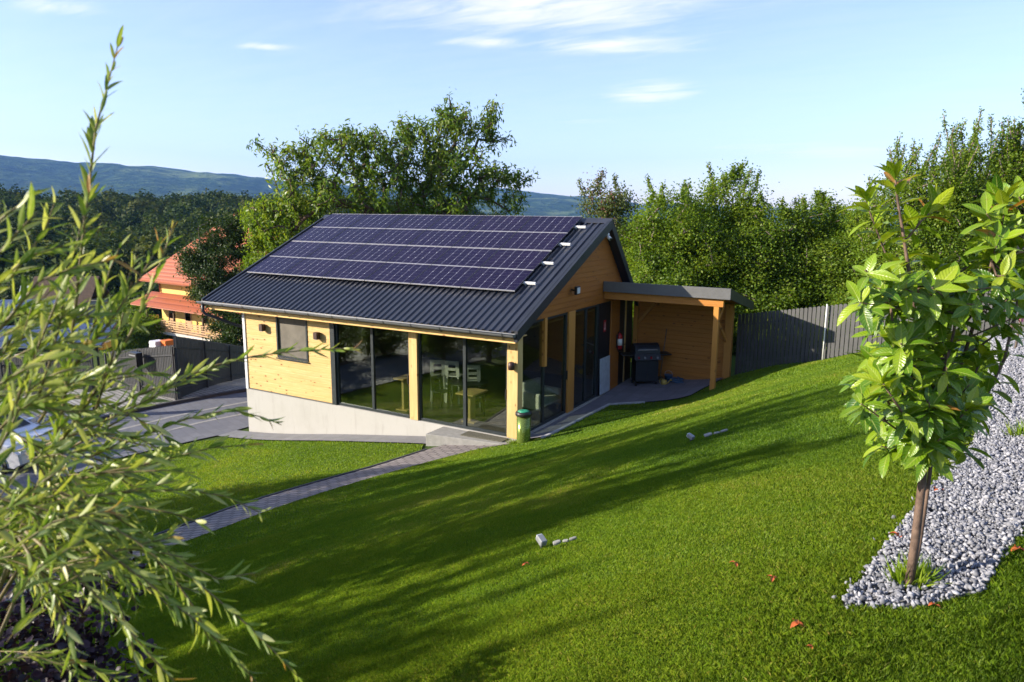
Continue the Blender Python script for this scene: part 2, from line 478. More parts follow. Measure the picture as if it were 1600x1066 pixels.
class MB:
    def __init__(s):
        s.v = []; s.f = []; s.mi = []; s.cur = 0; s.sm = []

    def add(s, vs, fs, smooth=False):
        k = len(s.v); s.v += [tuple(map(float, v)) for v in vs]
        for f in fs:
            s.f.append([k + i for i in f]); s.mi.append(s.cur); s.sm.append(smooth)
        return s

    def box(s, x0, x1, y0, y1, z0, z1):
        vs = [(x, y, z) for z in (z0, z1) for y in (y0, y1) for x in (x0, x1)]
        return s.add(vs, [(0, 2, 3, 1), (4, 5, 7, 6), (0, 1, 5, 4), (2, 6, 7, 3), (0, 4, 6, 2), (1, 3, 7, 5)])

    def obox(s, c, ax, ay, az, hx, hy, hz):
        c, ax, ay, az = (np.asarray(q, float) for q in (c, ax, ay, az))
        vs = [c + ax * hx * i + ay * hy * j + az * hz * k for k in (-1, 1) for j in (-1, 1) for i in (-1, 1)]
        return s.add(vs, [(0, 2, 3, 1), (4, 5, 7, 6), (0, 1, 5, 4), (2, 6, 7, 3), (0, 4, 6, 2), (1, 3, 7, 5)])

    def bar(s, a, b, w, h, up=(0, 0, 1)):
        a, b, up = (np.asarray(q, float) for q in (a, b, up))
        d = b - a; ln = np.linalg.norm(d); d /= ln
        x = np.cross(d, up); x /= np.linalg.norm(x); y = np.cross(x, d)
        return s.obox((a + b) / 2, d, x, y, ln / 2, w / 2, h / 2)

    def prism(s, pts, d):
        """polygon pts (3-D) extruded by vector d"""
        n = len(pts); d = np.asarray(d, float)
        vs = [np.asarray(p, float) for p in pts]; vs = vs + [p + d for p in vs]
        fs = [tuple(range(n))[::-1], tuple(range(n, 2 * n))]
        fs += [(i, (i + 1) % n, n + (i + 1) % n, n + i) for i in range(n)]
        return s.add(vs, fs)

    def tube(s, pts, r, n=8, cap=True):
        pts = [np.asarray(p, float) for p in pts]
        rr = r if hasattr(r, "__len__") else [r] * len(pts)
        k = len(pts); vs = []; ref = None
        for i, p in enumerate(pts):
            d = pts[min(i + 1, k - 1)] - pts[max(i - 1, 0)]; d = d / (np.linalg.norm(d) + 1e-12)
            if ref is None:
                ref = np.array([0, 0, 1.0]) if abs(d[2]) < 0.9 else np.array([1.0, 0, 0])
            x = np.cross(ref, d); x /= np.linalg.norm(x) + 1e-12; y = np.cross(d, x); ref = y
            ref = np.cross(d, x)
            for j in range(n):
                t = 2 * math.pi * j / n
                vs.append(p + rr[i] * (math.cos(t) * x + math.sin(t) * y))
            ref = y
        fs = [(i * n + j, i * n + (j + 1) % n, (i + 1) * n + (j + 1) % n, (i + 1) * n + j) for i in range(k - 1) for j in range(n)]
        s.add(vs, fs, True)
        if cap:
            b = len(s.v) - len(vs)
            s.f.append([b + j for j in range(n)][::-1]); s.f.append([b + (k - 1) * n + j for j in range(n)])
            s.mi += [s.cur] * 2; s.sm += [False] * 2
        return s

    def lathe(s, prof, c=(0, 0, 0), n=20, smooth=True):
        c = np.asarray(c, float); k = len(prof); vs = []
        for (r, z) in prof:
            for j in range(n):
                t = 2 * math.pi * j / n
                vs.append(c + np.array([r * math.cos(t), r * math.sin(t), z]))
        fs = [(i * n + j, i * n + (j + 1) % n, (i + 1) * n + (j + 1) % n, (i + 1) * n + j) for i in range(k - 1) for j in range(n)]
        s.add(vs, fs, smooth)
        b = len(s.v) - len(vs)
        s.f.append([b + j for j in range(n)][::-1]); s.f.append([b + (k - 1) * n + j for j in range(n)])
        s.mi += [s.cur] * 2; s.sm += [False] * 2
        return s

    def build(s, name, mats, parent=None, bevel=0.0, local=False, origin=None):
        me = bpy.data.meshes.new(name)
        me.from_pydata(s.v, [], s.f)
        me.polygons.foreach_set("material_index", s.mi)
        me.polygons.foreach_set("use_smooth", s.sm)
        if bevel > 0:
            bm = bmesh.new(); bm.from_mesh(me)
            bm.normal_update()
            ed = [e for e in bm.edges if len(e.link_faces) == 2 and e.calc_face_angle(0) > 0.6 and e.calc_length() > bevel * 3]
            bmesh.ops.bevel(bm, geom=ed, offset=bevel, segments=1, affect="EDGES", clamp_overlap=True)
            bm.to_mesh(me); bm.free()
        me.update()
        return finish(name, me, mats, parent, local, origin)


def npmesh(name, V, F, mats, parent=None, tint=None, smooth=False, blade=0, local=False, origin=None):
    """V (n,3); F (m,k) one polygon size"""
    V = np.ascontiguousarray(V, np.float32); F = np.ascontiguousarray(F, np.int32)
    k = F.shape[1]
    me = bpy.data.meshes.new(name)
    me.vertices.add(len(V)); me.vertices.foreach_set("co", V.ravel())
    me.loops.add(F.size); me.loops.foreach_set("vertex_index", F.ravel())
    me.polygons.add(len(F))
    me.polygons.foreach_set("loop_start", np.arange(0, F.size, k, dtype=np.int32))
    if smooth:
        me.polygons.foreach_set("use_smooth", np.ones(len(F), bool))
    if tint is not None:
        a = me.attributes.new("tint", "FLOAT", "FACE")
        a.data.foreach_set("value", np.ascontiguousarray(tint, np.float32))
    if blade:                                   # position on the leaf: along 0..1 and across -1..1
        nl = len(V) // (blade * 3)
        for nm, arr in (("along", np.tile(np.repeat(np.linspace(0, 1, blade), 3), nl)), ("across", np.tile([-1.0, 0.0, 1.0], nl * blade))):
            a = me.attributes.new(nm, "FLOAT", "POINT"); a.data.foreach_set("value", arr.astype(np.float32))
    me.update(calc_edges=True)
    me.validate()
    return finish(name, me, mats, parent, local, origin)


# ------------------------------------------------------------------ terrain
CTRL = np.array([
    (0.3, 0.3, 0), (0.6, 3, 0), (1.0, 4.6, 0), (1.3, 4.76, 0.02), (0, 6, 0), (1.5, 6.5, .10), (2.64, 5.05, .28), (3.3, 5.1, .6),
    (3.1, 7.8, .42), (1.3, 7.6, .15), (4.5, 7.47, .98), (5.67, 7.1, 1.31), (6.8, 6.76, 1.73), (7.3, 6.6, 1.89), (9, 6, 2.45), (10.2, 5.7, 2.72),
    (8.3, -11.6, 3.92), (8.9, -9, 3.9), (9, -6.5, 3.88), (9.2, -4, 3.83), (9.3, -1, 3.5), (9.3, 2, 3.05),
    (10.5, -11, 4.3), (11.5, -5, 4.3), (12, 0, 4.0), (13, 6, 3.3), (8.44, -14.66, 3.86), (9, -19, 4.3), (5, -19, 3.2), (3, -15, 2.2),
    (-.8, -1.2, -.1), (-1.6, -3.2, -.08), (-2.1, -6.1, 0), (-2.3, -8, 0), (-2.5, -9.5, .05), (-2.8, -13, .1), (-3, -18, .2),
    (-9.6, -.3, -1.40), (-6, -.3, -.88), (-4, -.3, -.58), (-2.2, -.3, -.32), (-9, -3, -1.36), (-6, -3, -.86), (-4.5, -6, -.5),
    (-11, -3, -1.5), (-11, -6, -1.5), (-15, -1, -1.7), (-15, -8, -1.7), (-15, 4, -1.65), (-19, 7.6, -2.3), (-20.2, 4.6, -2.2),
    (-20.7, 1.8, -1.85), (-16, -15, -1.8), (-10, -14, -1.1), (-25, 5, -3), (-9.9, 3, -1.5), (-10, 7, -1.5), (-5, 9, -.8), (0, 9, 0.1),
    (3, 11, .5), (7, 10, 1.2), (12, 12, 2.0), (-3, 18, -1.5), (8, 20, 1.0), (16, -12, 5.2), (18, 4, 4.2)], float)


def _k(r2):
    return np.where(r2 > 1e-12, 0.5 * r2 * np.log(np.maximum(r2, 1e-12)), 0)


_n = len(CTRL)
_A = np.zeros((_n + 3, _n + 3))
_d2 = ((CTRL[:, None, :2] - CTRL[None, :, :2]) ** 2).sum(-1)
_A[:_n, :_n] = _k(_d2) + np.eye(_n) * 0.02
_A[:_n, _n] = 1; _A[:_n, _n + 1:] = CTRL[:, :2]; _A[_n:, :_n] = _A[:_n, _n:].T
_w = np.linalg.solve(_A, np.r_[CTRL[:, 2], 0, 0, 0])


def sstep(a, b, x):
    t = np.clip((x - a) / (b - a), 0, 1); return t * t * (3 - 2 * t)


def zter(x, y):
    x = np.atleast_1d(np.asarray(x, float)); y = np.atleast_1d(np.asarray(y, float))
    out = np.empty(len(x))
    for i in range(0, len(x), 20000):
        X, Y = x[i:i + 20000], y[i:i + 20000]
        d2 = (X[:, None] - CTRL[None, :, 0]) ** 2 + (Y[:, None] - CTRL[None, :, 1]) ** 2
        z = _k(d2) @ _w[:_n] + _w[_n] + _w[_n + 1] * X + _w[_n + 2] * Y
        dx, dy = X - CAM[0], Y - CAM[1]
        r = dx * RT[0] + dy * RT[1]; f = dx * _f0[0] + dy * _f0[1]
        d = np.hypot(r, f); az = np.degrees(np.arctan2(r, f))
        left = np.interp(d, [0, 28, 40, 65, 110, 180, 260, 350, 480, 900, 1500, 9000], [0, -2, -3.6, -8, -12, -13, -6, 0, -8, -30, -40, -40])
        right = np.interp(d, [0, 25, 60, 120, 300, 900, 1500, 9000], [1.5, 1, 0, -4, -14, -30, -40, -40])
        wl = 1 - sstep(-10, 12, az)
        wl = np.where(np.abs(az) > 110, 0, wl)
        far = left * wl + right * (1 - wl)
        far = np.where(np.abs(az) > 100, 4.0, far)
        hd = np.hypot(X + 3, Y + 2)
        w = sstep(20, 34, hd)
        out[i:i + 20000] = z * (1 - w) + far * w
    return out


def z1(x, y):
    return float(zter([x], [y])[0])


def ground(px, py, dz=0.0):
    """first ground point along the ray through photo pixel (px, py)"""
    e = at(px, py, 1.0) - CAM
    ts = np.linspace(1.5, 45, 1500)
    p = CAM + ts[:, None] * e
    below = p[:, 2] < zter(p[:, 0], p[:, 1]) + dz
    i = int(np.argmax(below))
    return p[i]


def inside(poly, x, y):
    c = np.zeros(len(x), bool); n = len(poly)
    for i in range(n):
        x0, y0 = poly[i]; x1, y1 = poly[(i + 1) % n]
        cond = (y0 > y) != (y1 > y)
        xi = (x1 - x0) * (y - y0) / ((y1 - y0) if y1 != y0 else 1e-9) + x0
        c ^= cond & (x < xi)
    return c


def sheet(name, poly, res, dz, mat, kind="structure", label=None):
    """paving etc. that follows the ground: polygon cut into a grid and draped"""
    bm = bmesh.new()
    f = bm.faces.new([bm.verts.new((x, y, 0)) for x, y in poly])
    bmesh.ops.triangulate(bm, faces=[f])
    xs = [p[0] for p in poly]; ys = [p[1] for p in poly]
    for ax, lo, hi in ((0, min(xs), max(xs)), (1, min(ys), max(ys))):
        k = math.floor(lo / res) + 1
        while k * res < hi:
            co = [0, 0, 0]; no = [0, 0, 0]; co[ax] = k * res; no[ax] = 1
            bmesh.ops.bisect_plane(bm, geom=bm.verts[:] + bm.edges[:] + bm.faces[:], plane_co=co, plane_no=no, dist=1e-5)
            k += 1
    bmesh.ops.remove_doubles(bm, verts=bm.verts, dist=1e-4)
    zz = zter([v.co.x for v in bm.verts], [v.co.y for v in bm.verts])
    for v, z in zip(bm.verts, zz):
        v.co.z = z + dz
    bmesh.ops.recalc_face_normals(bm, faces=bm.faces)
    if sum(f.normal.z for f in bm.faces) < 0:
        bmesh.ops.reverse_faces(bm, faces=bm.faces)
    for f in bm.faces:
        f.smooth = True
    me = bpy.data.meshes.new(name); bm.to_mesh(me); bm.free()
    o = finish(name, me, mat)
    return tag(o, label, None, None, kind)


def axis_pts(lo, hi, fine0, fine1, step, growth):
    a = list(np.arange(fine0, fine1 + 1e-6, step))
    s_, x = step, fine0
    left = []
    while x > lo:
        s_ *= growth; x -= s_; left.append(x)
    s_, x = step, fine1
    right = []
    while x < hi:
        s_ *= growth; x += s_; right.append(x)
    return np.array(left[::-1] + a + right)


gx = axis_pts(-7000, 7000, -24, 14, 0.4, 1.12)
gy = axis_pts(-1500, 8000, -20, 14, 0.4, 1.12)
XX, YY = np.meshgrid(gx, gy)
zz = zter(XX.ravel(), YY.ravel())
# the ground dips under the cabin so the floor slab and plinth stand clear of it
hx, hy = XX.ravel(), YY.ravel()
under = (hx > -9.5) & (hx < -0.1) & (hy > 0.1) & (hy < 6.8)
zz[under] -= 0.6
nx, ny = len(gx), len(gy)
idx = np.arange(nx * ny).reshape(ny, nx)
FQ = np.stack([idx[:-1, :-1], idx[:-1, 1:], idx[1:, 1:], idx[1:, :-1]], -1).reshape(-1, 4)
fc = np.stack([XX.ravel(), YY.ravel()], -1)[FQ].mean(1)
LAWN_R = [(0.62, 0.15), (-0.2, -0.55), (-0.55, -0.95), (-0.81, -2.2), (-1.02, -3.4), (-1.48, -6.2), (-1.62, -8), (-1.82, -9.7), (-2.12, -13), (-2.5, -19.5),
          (13.8, -19.5), (13.8, 5.0), (9.0, 6.05), (6.8, 6.72), (3.3, 7.75), (3.1, 7.3), (2.95, 6.3), (2.7, 5.25), (1.5, 4.75), (0.62, 4.25)]
LAWN_L = [(-9.7, -0.75), (-6, -0.75), (-2.3, -0.75), (-1.92, -1.35), (-2.15, -3.0), (-2.42, -4.2), (-2.82, -6.1), (-2.97, -8), (-3.15, -9.7), (-3.33, -13), (-3.5, -17),
          (-6.5, -14.5), (-9.2, -9.5), (-10.6, -6), (-10.9, -3.2), (-10.4, -1.4)]
inl = inside(LAWN_R, fc[:, 0], fc[:, 1]) | inside(LAWN_L, fc[:, 0], fc[:, 1])
near = np.hypot(fc[:, 0], fc[:, 1]) < 26
g_ob = npmesh("ground", np.stack([hx, hy, zz - 0.03], -1), FQ, [M["meadow"]], smooth=True)
tag(g_ob, kind="structure")

sheet("lawn_soil", LAWN_R, 0.4, -0.004, M["soil"])
sheet("lawn_soil_strip", LAWN_L, 0.4, -0.004, M["soil"]).name = "lawn_soil"
sheet("path", [(-1.80, -1.05), (-2.0, -3.0), (-2.27, -4.2), (-2.72, -6.1), (-2.88, -8), (-3.06, -9.7), (-3.25, -13), (-3.45, -19),
               (-2.4, -19), (-2.2, -13), (-1.8, -9.7), (-1.60, -8), (-1.46, -6.2), (-1.0, -3.4), (-0.80, -2.2), (-0.5, -0.95), (-0.15, -0.6), (0.02, -0.45),
               (0.02, -0.1), (-0.4, -0.15), (-1.55, -0.3)], 0.25, 0.012, M["path"])
sheet("paving_strip", [(-10.3, -0.72), (-10.3, -0.02), (-1.6, -0.02), (-1.63, -0.72)], 0.3, 0.02, M["strip"])
sheet("terrace", [(0.01, 0.02), (0.57, 0.2), (0.58, 4.2), (1.46, 4.7), (2.68, 5.2), (2.92, 6.3), (3.06, 7.5), (0.01, 7.5)], 0.3, 0.035, M["terrace"])
DRIVE = [(-10.35, -0.6), (-10.3, 7), (-13.2, 6.2), (-14.6, 4.05), (-15.6, 0.3), (-15.9, -3), (-18, -9), (-22, -16), (-8, -20), (-3.6, -18.5), (-6.7, -14.6), (-9.35, -9.6), (-10.75, -6), (-11.05, -3.2), (-10.6, -1.3)]
sheet("driveway", DRIVE, 0.5, 0.008, M["drive"])
COB = [(-13.3, 6.4), (-14.8, 4.1), (-15.8, 0.3), (-16.1, -3), (-18.2, -9), (-27, -9), (-24, 2), (-20.6, 2.0), (-19.8, 5), (-19.2, 8.2), (-15, 9.5)]
sheet("cobbled_yard", COB, 0.5, 0.03, M["cobble"])

for k_, (off, w_) in enumerate(((1.5, .16), (3.1, .16))):
    pa = [(-13.25 + off, 5.9), (-14.6 + off, 3.8), (-15.6 + off, 0.2), (-15.85 + off, -3), (-17.6 + off, -8)]
    sheet("drive_band", pa + [(x + w_, y) for x, y in pa[::-1]], 0.5, 0.014, M["concrete"])


def kerb(name, pts, w, h0, h1, mat, kind="structure"):
    b = MB()
    dens = []
    for (x0, y0), (x1, y1) in zip(pts[:-1], pts[1:]):
        k = max(1, int(math.hypot(x1 - x0, y1 - y0) / 0.5))
        for i in range(k):
            t = i / k; dens.append((x0 + (x1 - x0) * t, y0 + (y1 - y0) * t))
    dens.append(pts[-1])
    z = zter([p[0] for p in dens], [p[1] for p in dens])
    vs = []; k = len(dens)
    for i, (x, y) in enumerate(dens):
        a = np.array(dens[max(i - 1, 0)]); c = np.array(dens[min(i + 1, k - 1)])
        d = (c - a) / np.linalg.norm(c - a); nrm = np.array([-d[1], d[0]]) * w / 2
        for sx, hh in ((-1, h0), (-1, h1), (1, h1), (1, h0)):
            vs.append((x + sx * nrm[0], y + sx * nrm[1], z[i] + hh))
    fs = [(i * 4 + j, i * 4 + (j + 1) % 4, (i + 1) * 4 + (j + 1) % 4, (i + 1) * 4 + j) for i in range(k - 1) for j in range(4)]
    fs += [(0, 1, 2, 3), ((k - 1) * 4 + 3, (k - 1) * 4 + 2, (k - 1) * 4 + 1, (k - 1) * 4)]
    b.add(vs, fs)
    return tag(b.build(name, mat), kind=kind)


kerb("kerb", [(-13.25, 6.3), (-14.7, 4.08), (-15.7, 0.3), (-16.0, -3), (-18.1, -9)], 0.14, -0.1, 0.12, M["kerb"])
kerb("terrace_kerb", [(0.62, 0.1), (0.62, 4.2), (1.5, 4.72)], 0.07, -0.1, 0.05, M["kerb_lt"])
kerb("path_kerb", [(-1.86, -1.2), (-2.07, -3.0), (-2.34, -4.2), (-2.78, -6.1), (-2.94, -8), (-3.12, -9.7), (-3.3, -13)], 0.05, -0.08, 0.03, M["kerb"])

# ------------------------------------------------------------------ the cabin
U0, V1 = -9.65, 6.9                       # left end and depth; right front corner at the origin
SL = 0.46596
N_F = np.array([0, -SL, 1.0]); N_F /= np.linalg.norm(N_F)
D_F = np.array([0, 1.0, SL]); D_F /= np.linalg.norm(D_F)
ANG = math.atan(SL)


def zfr(v): return 2.7233 + (v + 0.5057) * SL
def zbk(v): return 5.1998 - 1.07 * (v - 4.809)


cabin = thing("timber_cabin", (-4.8, 0, -1.0), "low yellow pine cabin with wide glass doors and a dark corrugated roof under solar panels", "cabin")

mb = MB().box(-9.72, 0.0, 0.0, 6.9, -2.6, -0.004)
mb.build("plinth", M["plinth"], cabin)
MB().box(-9.6, -0.06, 0.16, 6.8, 0.0, 0.03).build("floor", M["floor"], cabin)


def rows(z0, z1, cuts=(), step=0.142):
    zs = [z0]; k = 1
    while z0 + k * step < z1 - 0.03:
        zs.append(z0 + k * step); k += 1
    zs.append(z1)
    for c in cuts:
        if z0 < c < z1:
            zs = [z for z in zs if abs(z - c) > 0.02] + [c]
    return sorted(set(zs))


def boards(mb, ax, a0, a1, z0, z1, face, inward, cuts=None, t=0.05):
    """horizontal tongue-and-groove boards; face = outer plane, inward = +1/-1 along the normal axis"""
    zs = rows(z0, z1, [c for h in (cuts or []) for c in (h[2], h[3])])
    g = 0.012
    for za, zb in zip(zs[:-1], zs[1:]):
        spans = [(a0, a1)]
        for (h0, h1, hz0, hz1) in (cuts or []):
            if za >= hz0 - 1e-4 and zb <= hz1 + 1e-4:
                spans = [q for s0, s1 in spans for q in ((s0, min(s1, h0)), (max(s0, h1), s1)) if q[1] - q[0] > 0.005]
        for s0, s1 in spans:
            pr = [(inward * g, za), (0, za + g), (0, zb - g), (inward * g, zb), (inward * t, zb), (inward * t, za)]
            if ax == "x":
                mb.prism([(s0, face + d, z) for d, z in pr], (s1 - s0, 0, 0))
            else:
                mb.prism([(face + d, s0, z) for d, z in pr], (0, s1 - s0, 0))


WIN = (-8.25, -6.98, 1.14, 2.40)
mb = MB(); boards(mb, "x", -9.60, -6.10, 0.02, 2.50, 0.0, 1, [WIN], 0.12)
mb.build("wall", M["pine_x"], cabin)
mb = MB(); mb.box(-9.70, -9.60, -0.03, 0.05, 0.0, 2.50); mb.build("corner_trim", M["offwhite"], cabin)
mb = MB(); mb.box(-9.60, -6.10, -0.02, 0.03, 0.0, 0.018); mb.build("drip_strip", M["gutter"], cabin)
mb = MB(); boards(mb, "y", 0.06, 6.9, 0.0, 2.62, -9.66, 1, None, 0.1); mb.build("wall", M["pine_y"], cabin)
mb = MB(); boards(mb, "x", -9.6, 0.0, 0.0, 3.0, 6.9, -1, None, 0.1); mb.build("wall", M["pine_x"], cabin)
MB().box(-9.5, -0.2, 6.70, 6.78, 0.03, 2.95).build("inner_wall", M["inside"], cabin)
MB().box(-9.5, -0.16, 0.22, 6.69, 2.60, 2.64).build("ceiling", M["inside"], cabin)
MB().box(-9.54, -9.47, 0.16, 6.68, 0.03, 2.6).build("inner_wall", M["inside"], cabin)

# gable boards under the roof line
mb = MB()
zs = rows(2.81, 5.0); g_ = 0.012
for za, zb in zip(zs[:-1], zs[1:]):
    lo = lambda z: max(0.02, (z - 2.83) / SL); hi = lambda z: min(6.88, (5.06 - z) / 1.07 + 4.809)
    a, b, c, d = lo(za), hi(za), hi(zb), lo(zb)
    if c - d < 0.05: c = d = (c + d) / 2
    mb.prism([(0, a, za + g_), (0, b, za + g_), (0, c, zb - g_), (0, d, zb - g_)], (-0.1, 0, 0))
    mb.prism([(-0.014, a, za), (-0.014, b, za), (-0.014, c, zb), (-0.014, d, zb)], (-0.08, 0, 0))
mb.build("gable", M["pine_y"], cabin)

# posts and head beams
def post(x0, x1, y0, y1, z0, z1, mat):
    MB().box(x0, x1, y0, y1, z0, z1).build("post", mat, cabin, bevel=0.006)
post(-3.30, -3.03, -0.02, 0.2, 0.0, 2.46, M["pine_z"])
post(-0.30, 0.0, -0.02, 0.22, 0.0, 2.50, M["pine_z"])
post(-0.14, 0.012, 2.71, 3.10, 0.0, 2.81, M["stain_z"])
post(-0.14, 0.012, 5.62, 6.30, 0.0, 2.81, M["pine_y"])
MB().box(-0.14, 0.004, 1.34, 1.47, 1.55, 2.81).build("post", M["stain_z"], cabin, bevel=0.004)  # short timber added in place of a canopy post mirrored in the glass
MB().box(-10.66, 0.17, -0.44, -0.385, 2.445, 2.560).build("eave_beam", M["pine_beam"], cabin, bevel=0.004)
MB().box(-10.66, 0.17, -0.38, 0.10, 2.562, 2.585).build("soffit", M["pine_beam"], cabin)
MB().box(-6.10, -0.0, 0.0, 0.14, 2.502, 2.56).build("head_beam", M["pine_beam"], cabin)

# roof: trapezoid sheet on the front slope, plain back slope, trims
roof = MB()
us = []; k = 0; u = -10.80
while u < 0.20:
    us += [(u, 0.0), (u + 0.115, 0.0), (u + 0.135, 0.038), (u + 0.18, 0.038)]; u += 0.2
us.append((min(u, 0.2), 0.0))
e0 = np.array([0, -0.545, zfr(-0.545)]); e1 = np.array([0, 4.80, zfr(4.80)])
vs = []
for (uu, h) in us:
    for e in (e0, e1):
        vs.append(np.array([min(uu, 0.2), 0, 0]) + e + N_F * h)
roof.add(vs, [(2 * i, 2 * i + 2, 2 * i + 3, 2 * i + 1) for i in range(len(us) - 1)])
b0 = np.array([0, 4.809, 5.205]); b1 = np.array([0, 7.12, zbk(7.12)])
roof.prism([(-10.8, *b0[1:]), (-10.8, *b1[1:]), (-10.8, b1[1] - .05, b1[2] - .06), (-10.8, b0[1], b0[2] - .06)], (11.0, 0, 0))
rf = roof.build("roof", M["roof"], cabin)
sm = MB()
sm.prism([(-10.72, -0.36, zfr(-.36) - 0.02), (-10.72, 4.78, zfr(4.78) - 0.02), (-10.72, 4.78, zfr(4.78) - 0.10), (-10.72, -0.36, zfr(-.36) - 0.10)], (10.9, 0, 0))
sm.build("roof_boarding", M["pine_beam"], rf)
for (x0, w) in ((0.195, 0.095), (-10.86, 0.062)):
    t = MB()
    t.prism([(x0, -0.55, zfr(-.55) + 0.06), (x0, 4.83, zfr(4.83) + 0.06), (x0, 4.83, zfr(4.83) - 0.22), (x0, -0.55, zfr(-.55) - 0.20)], (w, 0, 0))
    t.prism([(x0, 4.835, 5.255), (x0, 7.14, zbk(7.14) + 0.055), (x0, 7.14, zbk(7.14) - 0.2), (x0, 4.835, 5.255 - 0.30)], (w, 0, 0))
    if x0 > 0:
        t.prism([(x0 - 0.09, 4.5, zfr(4.5) + 0.066), (x0 - 0.09, -0.55, zfr(-.55) + 0.066), (x0 - 0.09, -0.55, zfr(-.55) + 0.05), (x0 - 0.09, 4.5, zfr(4.5) + 0.05)], (0.10, 0, 0))
    t.build("rake_trim", M["anthracite"], rf)
c = MB()
c.prism([(-10.87, 4.60, zfr(4.60) + 0.048), (-10.87, 4.82, 5.275), (-10.87, 5.0, zbk(5.0) + 0.06), (-10.87, 5.0, zbk(5.0) + 0.045), (-10.87, 4.82, 5.258), (-10.87, 4.60, zfr(4.60) + 0.04)], (11.17, 0, 0))
c.build("ridge_cap", M["roof"], rf)

gut = MB()
GY, GZ, GR = -0.63, 2.70, 0.085
prof = [(GY + GR * math.cos(t), GZ + GR * math.sin(t)) for t in np.linspace(math.pi, 2 * math.pi, 9)]
inn = [(GY + (GR - .006) * math.cos(t), GZ + (GR - .006) * math.sin(t)) for t in np.linspace(2 * math.pi, math.pi, 9)]
gut.prism([(-10.88, y, z) for y, z in prof + inn], (11.14, 0, 0))
for x in (-10.88, 0.255):
    gut.prism([(x, y, z) for y, z in prof], (0.005, 0, 0))
gut.tube([(-10.88, GY - GR, GZ), (0.26, GY - GR, GZ)], 0.011, 6)
gu = gut.build("gutter", M["gutter"], cabin)
for i in range(13):
    x = -10.6 + i * 0.88
    b = MB()
    pr = [(GY + (GR + .008) * math.cos(t), GZ + (GR + .008) * math.sin(t)) for t in np.linspace(math.pi * 0.95, 2 * math.pi, 9)]
    b.prism([(x, y, z) for y, z in pr + [(y * 1.0, z + .004) for y, z in pr[::-1]]], (0.028, 0, 0))
    b.build("bracket", M["black"], gu)
dp = MB().tube([(-10.7, GY, 2.62), (-10.7, GY, 2.42), (-10.66, GY + .03, 2.33), (-9.88, -0.10, 1.97), (-9.77, 0.16, 1.88), (-9.755, 0.25, 1.75), (-9.755, 0.25, -1.0)], 0.048, 10)
dp.build("downpipe", M["anthracite"], cabin)

# window with a screen
def mapx(a, d, z): return (a, d, z)
def mapg(a, d, z): return (-d, a, z)


def mbox(mb, mp, a0, a1, d0, d1, z0, z1):
    p, q = mp(a0, d0, z0), mp(a1, d1, z1)
    mb.box(min(p[0], q[0]), max(p[0], q[0]), min(p[1], q[1]), max(p[1], q[1]), z0, z1)


def frame_ring(mb, mp, a0, a1, z0, z1, d0, d1, w, wb=None):
    wb = wb or w
    mbox(mb, mp, a0, a0 + w, d0, d1, z0, z1); mbox(mb, mp, a1 - w, a1, d0, d1, z0, z1)
    mbox(mb, mp, a0 + w, a1 - w, d0, d1, z1 - w, z1); mbox(mb, mp, a0 + w, a1 - w, d0, d1, z0, z0 + wb)


g = G("insect screen"); v = g.coord()
w_ = g.noise(v, 3.0, 3)
M["screen"] = g.done(g.bsdf(g.mix(g.rng(w_, .3, .7, 0, 1), (0.11, 0.098, 0.08), (0.15, 0.135, 0.11)), 0.6, 0, 0.3))
mb = MB(); mb.box(WIN[0] + .06, WIN[1] - .06, 0.035, 0.05, WIN[2] + .06, WIN[3] - .06)
wi = mb.build("window", M["screen"], cabin)
mb = MB(); frame_ring(mb, mapx, WIN[0], WIN[1], WIN[2], WIN[3], -0.022, 0.10, 0.06); mb.build("frame", M["frame"], wi, bevel=0.004)
MB().box(WIN[0] - .02, WIN[1] + .02, -0.06, -0.024, WIN[2] - 0.035, WIN[2] - 0.005).build("sill", M["frame"], wi)


def glazed(mp, a0, a1, z0, z1, mulls, d0=0.04, d1=0.13, w=0.065, handle=None):
    mb = MB(); frame_ring(mb, mp, a0, a1, z0, z1, d0, d1, w)
    xs = [a0 + w]
    for m0 in mulls:
        mbox(mb, mp, m0 - 0.045, m0 + 0.045, d0 + 0.01, d1 - 0.01, z0 + w, z1 - w); xs += [m0 - 0.045, m0 + 0.045]
    xs.append(a1 - w)
    dr = mb.build("glass_door", M["frame"], cabin, bevel=0.004)
    for i in range(0, len(xs), 2):
        p = MB(); dd = d0 + 0.035 + 0.012 * (i // 2)
        mbox(p, mp, xs[i] - 0.01, xs[i + 1] + 0.01, dd, dd + 0.008, z0 + w - 0.01, z1 - w + 0.01)
        p.build("pane", M["glass"], dr)
    if handle:
        h = MB(); mbox(h, mp, handle - .012, handle + .012, d0 - 0.045, d0 - 0.003, 0.95, 1.2); h.build("handle", M["black"], dr)
    return dr


MB().box(-6.10, -5.94, -0.015, 0.14, 0.0, 2.50).build("door_jamb", M["frame"], cabin)
glazed(mapx, -5.94, -3.30, 0.0, 2.50, [-4.62], handle=-3.36)
glazed(mapx, -3.03, -0.30, 0.0, 2.50, [-1.59], handle=-0.35)
glazed(mapg, 0.22, 2.71, 0.0, 2.81, [1.41], handle=2.68)
glazed(mapg, 3.10, 4.78, 0.0, 2.81, [3.96], handle=3.2)
MB().box(-0.13, -0.02, 4.78, 5.62, 0.0, 2.81).build("door_leaf", M["black"], cabin)
MB().box(-0.13, -0.02, 6.30, 7.46, 0.0, 2.81).build("door_leaf", M["black"], cabin)

